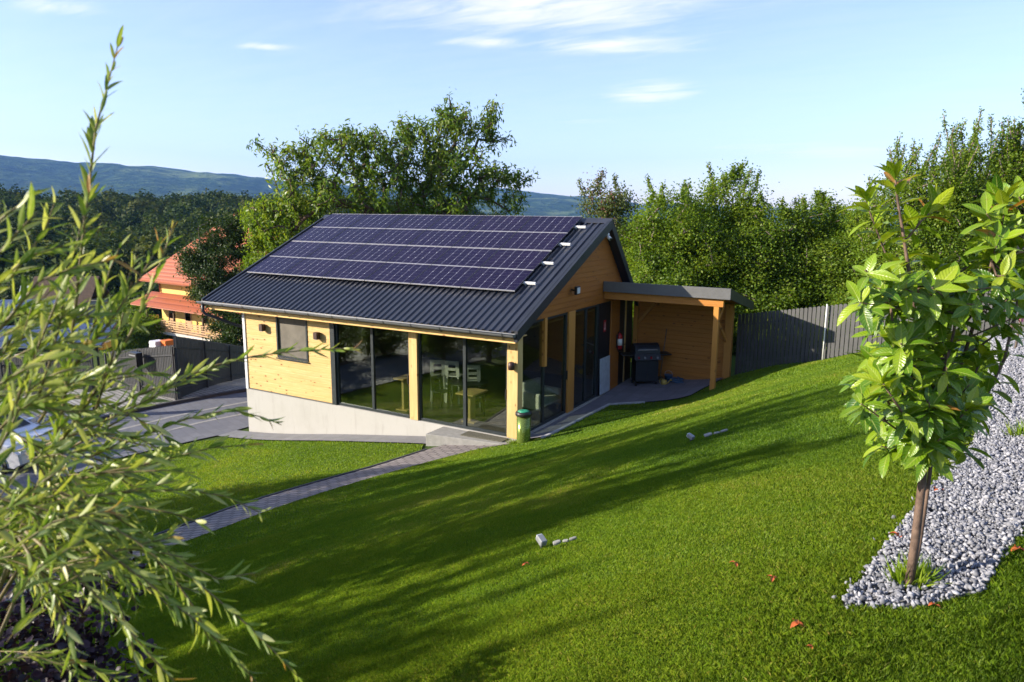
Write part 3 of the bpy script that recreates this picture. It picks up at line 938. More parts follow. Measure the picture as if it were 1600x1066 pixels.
# lean-to canopy on the gable
can = thing("canopy", (1.8, 6.2, 0.1), "open timber lean-to with a flat grey roof on the shaded side of the cabin", "canopy")
ZC = lambda v: 3.42 - (v - 4.95) * (0.66 / 2.9)
t = MB(); t.prism([(0.30, 4.99, ZC(4.99)), (0.30, 7.85, ZC(7.85)), (0.30, 7.85, ZC(7.85) - .05), (0.30, 4.99, ZC(4.99) - .05)], (3.36, 0, 0))
t.prism([(0.012, 4.99, ZC(4.99)), (0.012, 6.5, ZC(6.5)), (0.012, 6.5, ZC(6.5) - .05), (0.012, 4.99, ZC(4.99) - .05)], (0.286, 0, 0))
cr = t.build("canopy_roof", M["roof"], can)
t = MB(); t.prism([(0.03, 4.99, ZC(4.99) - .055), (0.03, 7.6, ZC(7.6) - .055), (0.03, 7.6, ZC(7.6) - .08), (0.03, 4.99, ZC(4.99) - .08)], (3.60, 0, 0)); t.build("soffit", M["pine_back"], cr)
t = MB().box(0.012, 3.70, 4.935, 4.985, 3.155, 3.455); t.box(0.012, 3.70, 4.925, 4.935, 3.155, 3.20); t.build("fascia", M["fascia_lt"], cr, bevel=0.004)
t = MB(); t.prism([(3.665, 4.99, 3.45), (3.665, 7.88, ZC(7.88) + .03), (3.665, 7.88, ZC(7.88) - .2), (3.665, 4.99, 3.16)], (0.04, 0, 0)); t.build("fascia", M["anthracite"], cr)
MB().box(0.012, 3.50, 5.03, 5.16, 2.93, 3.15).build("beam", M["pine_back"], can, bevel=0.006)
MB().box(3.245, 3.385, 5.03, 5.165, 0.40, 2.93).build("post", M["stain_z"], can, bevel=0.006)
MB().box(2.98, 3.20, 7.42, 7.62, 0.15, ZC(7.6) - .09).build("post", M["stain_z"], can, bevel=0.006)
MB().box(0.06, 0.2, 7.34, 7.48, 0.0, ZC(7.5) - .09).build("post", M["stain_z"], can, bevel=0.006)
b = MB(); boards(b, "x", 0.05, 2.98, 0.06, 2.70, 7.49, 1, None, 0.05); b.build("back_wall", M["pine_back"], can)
b = MB(); b.bar((3.3, 5.17, 2.45), (3.3, 5.75, 2.9), 0.09, 0.09); b.build("brace", M["stain_z"], can)
b = MB(); b.bar((0.22, 7.40, 1.95), (0.75, 7.40, 2.6), 0.09, 0.08); b.build("brace", M["stain_z"], can)
b = MB(); b.bar((3.05, 7.40, 1.6), (2.86, 6.9, 2.3), 0.07, 0.07); b.build("brace", M["stain_z"], can)

# door step and mat
st = MB(); st.prism([(-2.2, -0.78, -0.42), (0.0, -0.46, -0.42), (0.0, -0.025, -0.42), (-2.2, -0.025, -0.42)], (0, 0, 0.40))
tag(st.build("door_step", M["concrete"], None, bevel=0.008, origin=(-1.1, -0.4, -0.42)), "wedge shaped grey concrete step under the right hand glass doors", "step")
mt = MB(); mt.prism([(-1.38, -0.44, -0.016), (-0.22, -0.36, -0.016), (-0.22, -0.06, -0.016), (-1.38, -0.06, -0.016)], (0, 0, 0.022))
tag(mt.build("doormat", M["carpet"], None, origin=(-0.8, -0.2, -0.016)), "worn grey brown doormat lying on the concrete step", "doormat")

# ------------------------------------------------------------------ solar panels and their rails
def copy_tree(o, parent=None):
    c = o.copy(); COL.objects.link(c)
    ORI[c.name] = ORI.get(o.name, Vector((0, 0, 0)))
    if parent is not None: c.parent = parent
    for ch in [q for q in o.children]:
        copy_tree(ch, c)
    return c


A0 = np.array([-10.43, -0.5057, 2.7233]) + D_F * 1.56 + N_F * 0.115
arr = thing("solar_array", A0, "array of dark blue solar panels in four rows of six on the cabin roof", "solar array")
pw, ph, pt_, pr_ = 1.618, 1.048, 0.035, 0.009
c = MB(); c.box(0, pw - 2 * pr_, 0, ph - 2 * pr_, 0.0, 0.026)
cell0 = c.build("solar_panel", M["cells"], arr, local=True)
f = MB(); r = pr_
f.box(-r, pw - r, -r, 0, -.003, pt_ - .003); f.box(-r, pw - r, ph - 2 * r, ph - r, -.003, pt_ - .003); f.cur = 1; f.box(-r, 0, 0, ph - 2 * r, -.003, pt_ - .003); f.box(pw - 2 * r, pw - r, 0, ph - 2 * r, -.003, pt_ - .003)
f.build("panel_frame", [M["alu"], M["frame_unlit"]], cell0, local=True)
S_ROW = [0.0, 1.065, 2.15, 3.215]
for r in range(4):
    for c_ in range(6):
        o = cell0 if r + c_ == 0 else copy_tree(cell0, arr)
        o.location = np.array([c_ * 1.64 + pr_, 0, 0]) + D_F * (S_ROW[r] + pr_) + N_F * .003
        o.rotation_euler = (ANG, 0, 0)
for r in range(4):
    p0 = np.array([-10.3, -0.5057, 2.7233]) + D_F * (1.56 + S_ROW[r] + 0.5) + N_F * 0.085
    rl = MB(); rl.obox(p0 + np.array([5.0, 0, 0]), (1, 0, 0), D_F, N_F, 5.02, 0.022, 0.028)
    ro = rl.build("mounting_rail", M["white"], arr)
    ft = MB(); q = p0 + np.array([9.72, 0, 0]); ft.obox(q - N_F * 0.055, (1, 0, 0), D_F, N_F, 0.02, 0.03, 0.027); ft.build("foot", M["grey"], ro)

# ------------------------------------------------------------------ things fixed to the cabin
def wall_lamp(loc, label):
    r = thing("wall_lamp", loc, label, "wall lamp", "brown wall lamps")
    MB().box(-.03, .03, -.03, 0.0, -.05, .05).build("bracket", M["brownlamp"], r, local=True)
    b = MB(); b.box(-.075, .075, -.17, -.03, -.10, .10); b.build("lamp_body", M["brownlamp"], r, bevel=0.01, local=True)
    MB().box(-.055, .055, -.15, -.05, -.112, -.101).build("lens", M["glasslight"], r, local=True)
    return r
wall_lamp((-8.75, -0.0, 2.0), "small dark brown wall lamp on the pine boards left of the window")
wall_lamp((-6.52, -0.0, 1.96), "small dark brown wall lamp on the pine boards between window and glass doors")
r = thing("wall_lamp", (-0.12, -0.02, 1.83), "rounded dark brown wall lamp on the pale corner post", "wall lamp", "brown wall lamps")
b = MB(); b.tube([(0, 0, 0), (0, -0.05, 0)], 0.03, 10); b.build("bracket", M["brownlamp"], r, local=True)
b = MB(); b.lathe([(0.03, -.10), (0.075, -.09), (0.08, 0.0), (0.075, .08), (0.03, .10)], (0, -0.105, 0), 14); b.build("lamp_body", M["brownlamp"], r, local=True)

fl = thing("floodlight", (0.0, 2.81, 3.40), "black square floodlight on the shaded gable boards", "floodlight")
MB().bar((0.0, 2.81, 3.40), (0.14, 2.81, 3.38), 0.04, 0.04).build("arm", M["black"], fl)
MB().box(0.14, 0.22, 2.70, 2.93, 3.28, 3.50).build("housing", M["black"], fl, bevel=0.012)
MB().box(0.221, 0.226, 2.73, 2.90, 3.31, 3.47).build("lens", M["glasslight"], fl)
cm = thing("security_camera", (0.20, 4.75, 4.78), "small white security camera under the roof peak", "camera")
MB().lathe([(0.05, 0), (0.05, 0.05), (0.02, 0.07)], (0.24, 4.62, 4.80), 12).build("base", M["white"], cm)
b = MB(); b.tube([(0.22, 4.62, 4.78), (0.36, 4.55, 4.70)], 0.05, 12); b.build("camera_body", M["white"], cm)
b = MB(); b.tube([(0.36, 4.55, 4.70), (0.375, 4.543, 4.692)], 0.036, 12); b.build("lens", M["black"], cm)
sg = thing("fire_sign", (-0.018, 5.2, 1.95), "narrow red fire sign with a white arrow on the black door leaf", "sign")
MB().box(-0.018, -0.010, 5.12, 5.28, 1.92, 2.27).build("plate", M["red"], sg)
b = MB(); b.box(-0.0095, -0.008, 5.185, 5.215, 2.02, 2.20); b.prism([(-0.0095, 5.15, 2.03), (-0.0095, 5.25, 2.03), (-0.0095, 5.2, 1.96)], (0.0015, 0, 0)); b.build("arrow", M["white"], sg)
ex = thing("fire_extinguisher", (0.10, 6.10, 1.26), "red fire extinguisher with a white label hung on the wide timber post", "extinguisher")
MB().lathe([(0.06, 0.0), (0.085, 0.015), (0.085, 0.40), (0.07, 0.45), (0.03, 0.49), (0.03, 0.51)], (0.11, 6.10, 1.26), 20).build("cylinder", M["red"], ex)
MB().lathe([(0.0866, 0.12), (0.0866, 0.33)], (0.11, 6.10, 1.26), 20).build("paper_label", M["white"], ex)
b = MB(); b.lathe([(0.028, 0.0), (0.028, 0.05)], (0.11, 6.10, 1.77), 10); b.bar((0.11, 6.08, 1.82), (0.11, 6.22, 1.85), 0.02, 0.02); b.bar((0.11, 6.08, 1.79), (0.11, 6.2, 1.79), 0.02, 0.015); b.build("valve", M["black"], ex)
b = MB(); b.tube([(0.11, 6.08, 1.80), (0.12, 5.98, 1.80), (0.12, 5.90, 1.70), (0.12, 5.88, 1.5), (0.12, 5.91, 1.32), (0.12, 5.99, 1.20), (0.12, 6.07, 1.18)], 0.016, 8); b.build("hose", M["black"], ex)
MB().box(0.013, 0.03, 6.06, 6.14, 1.30, 1.70).build("bracket", M["black"], ex)
wp = MB(); wp.prism([(0.02, 4.86, 0.045), (0.02, 5.58, 0.045), (-0.01, 5.58, 1.14), (-0.01, 4.86, 1.14)], (0.035, 0, 0))
tag(wp.build("leaning_board", M["panelgrey"], None, bevel=0.006, origin=(0.02, 5.2, 0.045)), "pale blue grey board leaning on the wall beside the black door leaf", "board")

# bin at the corner
bn = thing("waste_bin", (0.30, -0.24, z1(0.30, -0.24) - 0.01), "round shiny olive green waste bin with a dark rim at the cabin corner", "bin")
MB().lathe([(0.16, 0.0), (0.165, 0.02), (0.172, 0.68)], (0, 0, 0), 28).build("bin_body", M["steelgreen"], bn, local=True)
MB().lathe([(0.19, 0.675), (0.20, 0.69), (0.20, 0.745), (0.185, 0.77), (0.15, 0.775)], (0, 0, 0), 28).build("rim", M["black"], bn, local=True)
MB().lathe([(0.148, 0.776), (0.12, 0.795), (0.05, 0.80), (0.01, 0.79)], (0, 0, 0), 18).build("bag_top", M["binlid"], bn, local=True)

# ------------------------------------------------------------------ under the canopy
gr = thing("gas_grill", (0.72, 6.75, 0.06), "black gas grill on a cart with a domed hood under the canopy", "grill", rot=rad(38)); gr.scale = (1, 1, 1.14)
b = MB(); b.box(-0.36, 0.36, -0.25, 0.25, 0.14, 0.74); b.build("cabinet", M["black"], gr, bevel=0.012, local=True)
b = MB(); b.box(-0.36, -0.004, -0.262, -0.25, 0.17, 0.70); b.box(0.004, 0.36, -0.262, -0.25, 0.17, 0.70); b.build("door", M["anthracite"], gr, local=True)
b = MB(); b.prism([(-0.42, -0.34, 0.76), (-0.42, -0.25, 0.92), (-0.42, 0.25, 0.92), (-0.42, 0.25, 0.745), (-0.42, -0.25, 0.745)], (0.84, 0, 0)); b.build("control_panel", M["anthracite"], gr, local=True)
for i in range(4):
    b = MB(); x = -0.3 + i * 0.2; b.tube([(x, -0.305, 0.835), (x, -0.345, 0.815)], 0.03, 12); b.build("knob", M["alu"] if i % 2 else M["red"], gr, local=True)
b = MB(); pr = [(0.27 * math.cos(t), 0.925 + 0.26 * math.sin(t)) for t in np.linspace(0, math.pi, 10)]
b.prism([(-0.40, y, z) for y, z in pr], (0.80, 0, 0)); b.build("hood", M["anthracite"], gr, bevel=0.01, local=True)
b = MB(); b.tube([(-0.3, -0.24, 1.02), (-0.3, -0.31, 1.04), (0.3, -0.31, 1.04), (0.3, -0.24, 1.02)], 0.014, 8); b.build("handle", M["alu"], gr, local=True)
for s in (-1, 1):
    b = MB(); b.box(s * 0.61 - 0.185, s * 0.61 + 0.185, -0.22, 0.22, 0.86, 0.90); b.build("side_shelf", M["black"], gr, bevel=0.008, local=True)
    for y in (-0.2, 0.2):
        b = MB(); b.tube([(s * 0.33 - 0.02, y, 0.06), (s * 0.33 + 0.02, y, 0.06)], 0.06, 12); b.build("wheel", M["tyre"], gr, local=True)
br = thing("broom", (1.05, 7.33, 0.09), "wooden broom leaning on the boards right of the grill", "broom")
MB().tube([(1.05, 7.30, 0.20), (1.15, 7.46, 1.80)], 0.014, 8).build("stick", M["bark_grey"], br)
b = MB(); b.prism([(0.90, 7.26, 0.10), (1.20, 7.26, 0.10), (1.13, 7.28, 0.26), (0.97, 7.28, 0.26)], (0, 0.06, 0)); b.build("bristles", M["bark"], br)
hs = MB()
pts = []
for i in range(90):
    a = i * 0.30; rr = 0.20 + 0.05 * math.sin(i * 0.7)
    pts.append((1.62 + rr * math.cos(a), 7.12 + rr * 0.9 * math.sin(a), 0.19 + 0.0015 * i + 0.01 * math.sin(i)))
pts += [(1.95, 7.0, 0.19), (2.1, 7.05, 0.21), (2.2, 6.9, 0.215)]
hs.tube(pts, 0.014, 6)
tag(hs.build("garden_hose", M["blue"], None, origin=(1.62, 7.12, 0.14)), "faded blue garden hose coiled on the paving under the canopy", "hose")
bk = thing("bucket", (1.36, 7.22, 0.11), "small blue bucket beside the broom", "bucket")
MB().lathe([(0.10, 0.0), (0.13, 0.26), (0.14, 0.265)], (0, 0, 0), 16).build("pail", M["blue"], bk, local=True)
b = MB(); b.tube([(-0.13, 0, 0.25), (-0.1, 0, 0.36), (0, 0, 0.40), (0.1, 0, 0.36), (0.13, 0, 0.25)], 0.006, 6); b.build("handle", M["alu"], bk, local=True)
sp = thing("watering_can", (1.34, 6.85, 0.09), "small yellow watering can in front of the blue bucket", "can")
MB().lathe([(0.085, 0.0), (0.085, 0.17), (0.06, 0.19)], (0, 0, 0), 14).build("can_body", M["yellowpl"], sp, local=True)
b = MB(); b.tube([(0.07, 0, 0.05), (0.2, 0, 0.2)], [0.02, 0.012], 8); b.tube([(0.19, 0, 0.19), (0.23, 0, 0.22)], [0.015, 0.04], 10); b.build("spout", M["yellowpl"], sp, local=True)
b = MB(); b.tube([(-0.08, 0, 0.04), (-0.15, 0, 0.1), (-0.12, 0, 0.2), (-0.03, 0, 0.21)], 0.01, 6); b.build("handle", M["yellowpl"], sp, local=True)

# ------------------------------------------------------------------ furniture seen through the glass
def small_table(loc, h, w, d, label):
    r = thing("pedestal_table", loc, label, "table", "pale pedestal tables indoors")
    MB().box(-w / 2, w / 2, -d / 2, d / 2, h - 0.04, h).build("tabletop", M["tablewood"], r, bevel=0.006, local=True)
    MB().box(-0.035, 0.035, -0.12, 0.12, 0.03, h - 0.04).build("leg", M["tablewood"], r, local=True)
    MB().box(-0.2, 0.2, -0.2, 0.2, 0.0, 0.03).build("foot", M["tablewood"], r, local=True)
small_table((-1.75, 0.62, 0.03), 0.80, 0.55, 0.7, "pale wooden pedestal table behind the right hand glass doors")
small_table((-3.95, 0.62, 0.03), 0.92, 0.36, 0.6, "narrow pale pedestal table behind the left hand glass doors")


def chair(loc, rot, mat, label, group, sh=0.42, top=0.82, name="chair"):
    r = thing(name, loc, label, "chair", group, rot)
    MB().box(-.2, .2, -.2, .2, sh - .03, sh).build("seat", mat, r, bevel=0.006, local=True)
    for sx in (-1, 1):
        for sy in (-1, 1):
            b = MB(); b.bar((sx * .17, sy * .17, sh - .03), (sx * .2, sy * .2, 0), 0.045, 0.045, (0, 1, 0)); b.build("leg", mat, r, local=True)
    b = MB()
    b.bar((-.17, .19, sh), (-.16, .24, top), 0.10, 0.03, (0, 1, 0)); b.bar((.17, .19, sh), (.16, .24, top), 0.10, 0.03, (0, 1, 0))
    b.obox((0, .235, top - .06), (1, 0, 0), (0, 1, .1), (0, 0, 1), .112, .014, .058); b.obox((0, .215, top - .24), (1, 0, 0), (0, 1, .1), (0, 0, 1), .112, .014, .04)
    b.build("backrest", mat, r, local=True)
    return r


for (px, py, fw, a, s) in ((685, 560, 20.9, 0.5, "leftmost of three in the room"), (711, 562, 20.7, 0.2, "middle one of three in the room"), (739, 568, 20.3, 0.55, "rightmost of three in the room")):
    e_ = at(px, py, fw)
    chair((e_[0], e_[1], 0.03), a + math.pi, M["white"], "tall white chair with a cut out backrest, " + s, "white chairs indoors", e_[2] - .47, e_[2] - .03, "bar_chair")
rt = thing("round_table", (-2.6, 1.75, 0.03), "dark round table in the room between the glass doors and the white chairs", "table")
MB().lathe([(0.55, 0.70), (0.56, 0.715), (0.55, 0.73)], (0, 0, 0), 28).build("tabletop", M["black"], rt, local=True)
MB().lathe([(0.04, 0.02), (0.04, 0.70)], (0, 0, 0), 12).build("leg", M["black"], rt, local=True)
MB().lathe([(0.28, 0.0), (0.27, 0.02), (0.05, 0.03)], (0, 0, 0), 20).build("foot", M["black"], rt, local=True)
chair((-3.35, 1.5, 0.03), 1.4, M["anthracite"], "dark chair left of the round table", "dark chairs indoors")
chair((-2.0, 1.2, 0.03), -2.4, M["anthracite"], "dark chair in front of the round table", "dark chairs indoors")
so = thing("armchair", (-0.75, 2.55, 0.03), "pale upholstered armchair seen through the gable glazing", "armchair", rot=rad(80))
MB().box(-.4, .4, -.35, .35, .18, .42).build("seat", M["offwhite"], so, bevel=0.03, local=True)
MB().box(-.4, .4, .25, .42, .42, .80).build("backrest", M["white"], so, bevel=0.03, local=True)
for s in (-1, 1):
    MB().box(s * .44 - .06, s * .44 + .06, -.35, .40, .12, .58).build("armrest", M["white"], so, bevel=0.02, local=True)
    for y in (-.3, .34):
        MB().box(s * .38 - .025, s * .38 + .025, y - .025, y + .025, 0, .12).build("leg", M["tablewood"], so, local=True)

# ------------------------------------------------------------------ fences
def picket_fence(name, label, pts, slat, gap, mat, tops, group=None, th=0.02, rail_side=-1, cap=0.02, post_every=2.0):
    """pts: plan polyline; tops: top height at each point; slats stand on the ground"""
    r = thing(name, (pts[0][0], pts[0][1], z1(*pts[0])), label, "fence", group)
    b = MB(); posts = []; rails = MB()
    for (p, q, ta, tb) in zip(pts[:-1], pts[1:], tops[:-1], tops[1:]):
        p, q = np.array(p, float), np.array(q, float); ln = np.linalg.norm(q - p); d = (q - p) / ln
        n3 = np.array([-d[1], d[0], 0.0]); d3 = np.array([d[0], d[1], 0.0])
        k = int(ln / (slat + gap)); stp = ln / k
        cs = p + d * ((np.arange(k) + 0.5) * stp)[:, None]
        zb = zter(cs[:, 0], cs[:, 1])
        for i in range(k):
            zt = ta + (tb - ta) * (i + 0.5) / k + random.uniform(-.006, .006)
            c = np.array([cs[i, 0], cs[i, 1], 0.0]) + n3 * random.uniform(-.003, .003)
            h = (slat * stp / (slat + gap)) / 2
            z0_ = zb[i] + 0.03
            pr = [(-h, z0_), (h, z0_), (h, zt - cap * 1.4), (h * .55, zt - cap * .35), (0, zt), (-h * .55, zt - cap * .35), (-h, zt - cap * 1.4)]
            b.prism([c + d3 * a + np.array([0, 0, z]) - n3 * th / 2 for a, z in pr], n3 * th)
        zb0, zb1 = z1(*p), z1(*q)
        for fr in (0.18, 0.82):
            A_ = np.array([p[0], p[1], zb0 + (ta - zb0) * fr]) + n3 * rail_side * 0.032
            B_ = np.array([q[0], q[1], zb1 + (tb - zb1) * fr]) + n3 * rail_side * 0.032
            rails.bar(A_, B_, 0.04, 0.05)
        kp = max(1, int(round(ln / post_every)))
        for i in range(kp + 1):
            c = p + (q - p) * i / kp
            posts.append((np.array([c[0], c[1], 0]) + n3 * rail_side * 0.085, z1(*c), ta + (tb - ta) * i / kp - .06, d3, n3))
    b.build("slat_panel", mat, r)
    rails.build("rail", mat, r)
    for c, za, zb_, d3, n3 in posts:
        m_ = MB(); m_.obox(c + np.array([0, 0, (za - .2 + zb_) / 2]), d3, n3, (0, 0, 1), .03, .03, (zb_ - za + .2) / 2); m_.build("post", mat, r)
    return r


picket_fence("slat_fence", "tall grey slat fence rising with the lawn from the canopy to the right", [(3.26, 7.86), (11.6, 5.31)], 0.098, 0.022, M["slate_fence"], [2.39, 4.13], rail_side=1)
wpole = MB().tube([(5.86, 6.96, z1(5.86, 6.96)), (5.86, 6.96, 2.98)], 0.017, 8)
tag(wpole.build("marker_pole", M["white"], None, origin=(5.86, 6.96, 1.3)), "thin white pole standing against the grey slat fence", "pole")

fa = at(172, 603, 29.8)[:2]; fb = at(276, 598, 27.2)[:2]; fc_ = at(392, 591, 34)[:2]; fd = at(-60, 620, 31)[:2]; fe = at(430, 588, 37)[:2]
zt = lambda px, py, fw: float(at(px, py, fw)[2])
picket_fence("picket_gate", "low charcoal picket gate across the cobbled drive entrance", [tuple(fa), tuple(fb)], 0.075, 0.03, M["dark_fence"], [zt(172, 548, 29.8), zt(276, 537, 27.2)])
picket_fence("picket_fence", "tall charcoal picket fence between the gate and the cabin", [tuple(fb), tuple(fc_), tuple(fe)], 0.085, 0.02, M["dark_fence"], [zt(276, 522, 27.2), zt(392, 541, 34), zt(430, 545, 37)])
picket_fence("picket_fence", "long charcoal picket fence behind the parked car", [tuple(fd), tuple(at(150, 606, 30.2)[:2])], 0.085, 0.025, M["dark_fence"], [zt(-60, 560, 31), zt(150, 550, 30.2)])
mx_ = at(220, 560, 28.0)
mbx = thing("mailbox", mx_ + np.array([0, 0, -0.27]), "black box hung on the charcoal picket gate", "mailbox")
dG = np.array([fb[0] - fa[0], fb[1] - fa[1], 0]); dG /= np.linalg.norm(dG); nG = np.array([-dG[1], dG[0], 0])
if np.dot(nG, CAM - mx_) < 0: nG = -nG
b = MB(); b.obox(mx_ + nG * .2, dG, nG, (0, 0, 1), 0.26, 0.13, 0.27); b.build("box", M["black"], mbx, bevel=0.01)
b = MB(); b.obox(mx_ + nG * .335 + np.array([0, 0, .17]), dG, nG, (0, 0, 1), 0.2, 0.006, 0.02); b.build("slot", M["grey"], mbx)
pl = ground(146, 652)
pil = thing("gate_pillar", pl, "charcoal gate pillar carrying two pale square plates", "pillar")
dP = RT.copy(); nP = -_f0
b = MB(); b.obox(pl + np.array([0, 0, 0.62]), dP, nP, (0, 0, 1), 0.17, 0.17, 0.72); b.build("column", M["dark_fence"], pil, bevel=0.01)
b = MB(); b.obox(pl + np.array([0, 0, 1.37]), dP, nP, (0, 0, 1), 0.2, 0.2, 0.03); b.build("cap", M["anthracite"], pil)
for dz in (0.80, 0.42):
    b = MB(); b.obox(pl + nP * 0.175 + dP * -0.05 + np.array([0, 0, dz]), dP, nP, (0, 0, 1), 0.15, 0.006, 0.13); b.build("plate", M["offwhite"], pil)

# ------------------------------------------------------------------ neighbours down the slope
P0, P1 = at(220, 512, 66.0), at(394, 542.6, 57.0)
ex_ = np.array([P1[0] - P0[0], P1[1] - P0[1], 0]); LH = np.linalg.norm(ex_); ex_ /= LH
ey_ = np.array([-ex_[1], ex_[0], 0])
if np.dot(ey_, P0 - CAM) < 0: ey_ = -ey_
ZS = P0[2]; ez_ = np.array([0, 0, 1.0])
H3 = lambda a, d, z: np.array([P0[0], P0[1], ZS]) + ex_ * a + ey_ * d + ez_ * z


def hbox(mb, a0, a1, d0, d1, z0, z1_):
    mb.obox(H3((a0 + a1) / 2, (d0 + d1) / 2, (z0 + z1_) / 2), ex_, ey_, ez_, (a1 - a0) / 2, (d1 - d0) / 2, (z1_ - z0) / 2)


yh = thing("yellow_house", H3(5, 5, -3.2), "yellow three storey house with red tiled roofs and a wooden balcony", "house")
LW = LH + 2
b = MB(); hbox(b, 0.9, LW, 1.6, 9.5, -3.6, 4.5); b.build("wall", M["yellowwall"], yh)
b = MB(); hbox(b, 0.3, LW + .3, 0.0, 1.59, -0.22, 0.0); b.build("balcony_slab", M["paleslab"], yh)
for i in range(4):
    b = MB(); hbox(b, 0.5 + i * (LW - .6) / 3.0, 0.72 + i * (LW - .6) / 3.0, 0.15, 0.37, -3.6, -0.221); b.build("pillar", M["paleslab"], yh)
b = MB()
for k in range(5):
    hbox(b, 0.3, LW + .3, 0.05, 0.09, 0.12 + k * .2, 0.24 + k * .2)
hbox(b, 0.3, 0.34, 0.1, 1.59, 0.3, 1.05)
rl = b.build("balcony_rail", M["railwood"], yh)
for i in range(9):
    b = MB(); a = 0.5 + i * (LW - .6) / 8; hbox(b, a - .05, a + .05, 0.092, 0.18, 0.0, 1.08); b.build("baluster_post", M["bark"], rl)
for i in range(5):
    b = MB(); a = 0.75 + i * (LW - 1.0) / 4; hbox(b, a - .07, a + .07, 0.22, 0.36, 0.0, 2.45); b.build("column", M["bark"], yh)
b = MB(); b.prism([H3(-.5, -.5, 2.25), H3(-.5, 1.59, 3.15), H3(-.5, 1.59, 3.03), H3(-.5, -.5, 2.13)], ex_ * (LW + 1.2)); b.build("balcony_roof", M["redtile"], yh)
b = MB()
e = [H3(-.5, 0.4, 4.35), H3(LW + .7, 0.4, 4.35), H3(LW + .7, 10.3, 4.35), H3(-.5, 10.3, 4.35)]
R0, R1 = H3(4.3, 5.3, 9.1), H3(LW - 4, 5.3, 9.1)
lo = [p - ez_ * .15 for p in e]
b.add(e + [R0, R1] + lo, [(0, 1, 5, 4), (1, 2, 5), (2, 3, 4, 5), (3, 0, 4), (0, 6, 7, 1), (1, 7, 8, 2), (2, 8, 9, 3), (3, 9, 6, 0), (6, 9, 8, 7)])
b.build("roof", M["redtile"], yh)
for i in range(3):
    b = MB(); a = 2.0 + i * 2.6; hbox(b, a, a + 1.0, 1.56, 1.598, 0.1, 2.15); f = b.build("balcony_door", M["railwood"], yh)
    b = MB(); hbox(b, a + .12, a + .88, 1.545, 1.557, 0.9, 2.0); b.build("pane", M["carglass"], f)
for i in range(3):
    b = MB(); a = 1.8 + i * 3; hbox(b, a, a + 1.3, 1.58, 1.598, -2.6, -1.2); b.build("window", M["carglass"], yh)
b = MB(); b.tube([H3(0.25, 1.0, 4.25), H3(0.85, 1.5, 4.0), H3(1.0, 1.52, 3.8), H3(1.0, 1.52, 3.2)], 0.06, 8); b.build("downpipe", M["redtile"], yh)
b = MB(); b.tube([H3(0.1, 0.0, -0.25), H3(2.0, 0.5, -0.9), H3(2.1, 0.6, -1.2), H3(2.1, 0.6, -3.5)], 0.06, 8); b.build("downpipe", M["redtile"], yh)


def frame3(p, yaw):
    a = np.array([math.cos(yaw), math.sin(yaw), 0]); return a, np.array([-a[1], a[0], 0])


def shed(p, yaw, w, d, h, rh, name, label, mwall, mroof, cross=False):
    a, c = frame3(p, yaw); p = np.asarray(p, float)
    r = thing(name, p, label, "shed")
    b = MB(); b.obox(p + ez_ * h / 2, a, c, ez_, w / 2, d / 2, h / 2); b.build("wall", mwall, r)
    b = MB()
    q = lambda x, y, z: p + a * x + c * y + ez_ * z
    b.prism([q(-w / 2 - .4, -d / 2 - .5, h - .1), q(-w / 2 - .4, 0, h + rh), q(-w / 2 - .4, d / 2 + .5, h - .1), q(-w / 2 - .4, d / 2 + .5, h - .25), q(-w / 2 - .4, 0, h + rh - .15), q(-w / 2 - .4, -d / 2 - .5, h - .25)], a * (w + .8))
    b.build("roof", mroof, r)
    if cross:
        b = MB(); f = -d / 2 - .04
        for k in range(3):
            x0 = -w / 2 + k * w / 3; x1 = x0 + w / 3
            b.bar(q(x0, f, .1), q(x1, f, h - .3), .16, .06, c); b.bar(q(x0, f - .012, h - .3), q(x1, f - .012, .1), .16, .06, c)
            b.bar(q(x0, f - .024, 0), q(x0, f - .024, h - .2), .18, .06, c)
        b.bar(q(w / 2, f - .024, 0), q(w / 2, f - .024, h - .2), .18, .06, c)
        b.build("timber_frame", M["bark"], r)
    return r


yawc = HEAD + 0.12
pz = at(112, 503, 76); shed((pz[0], pz[1], pz[2] - 1.0), yawc, 5.5, 5, 3.2, 2.6, "timber_shed", "timber framed shed with crossed braces and a dark roof", M["ltgrey"], M["bark"], True)
pz = at(88, 470, 86); shed((pz[0], pz[1], pz[2] - 3.0), yawc + .3, 6, 7, 2.9, 2.0, "outbuilding", "small outbuilding with a bright white roof behind the timber shed", M["wall_tan"], M["white"])


def carport(p, yaw, w, d, label):
    a, c = frame3(p, yaw); p = np.asarray(p, float)
    r = thing("solar_carport", p - ez_ * 2.6, label, "carport", "solar carports down the drive")
    tl = np.array([0, 0, 0.16])
    cc = c + tl; cc /= np.linalg.norm(cc); nn = np.cross(a, cc)
    b = MB(); b.obox(p, a, cc, nn, w / 2, d / 2, .06); rf_ = b.build("roof", M["anthracite"], r)
    nx_, ny_ = 5, 3
    for i in range(nx_):
        for j in range(ny_):
            q = p + a * (-w / 2 + (i + .5) * w / nx_) + cc * (-d / 2 + (j + .5) * d / ny_) + nn * .08
            b = MB(); b.obox(q, a, cc, nn, w / nx_ / 2 - .03, d / ny_ / 2 - .03, .018); b.build("solar_panel", M["cells_far"], rf_)
    for sx in (-1, 1):
        for sy in (-1, 1):
            q = p + a * sx * (w / 2 - .3) + cc * sy * (d / 2 - .3)
            b = MB(); b.bar(q - nn * .06, np.array([q[0], q[1], p[2] - 2.7]), .12, .12, a); b.build("post", M["anthracite"], r)


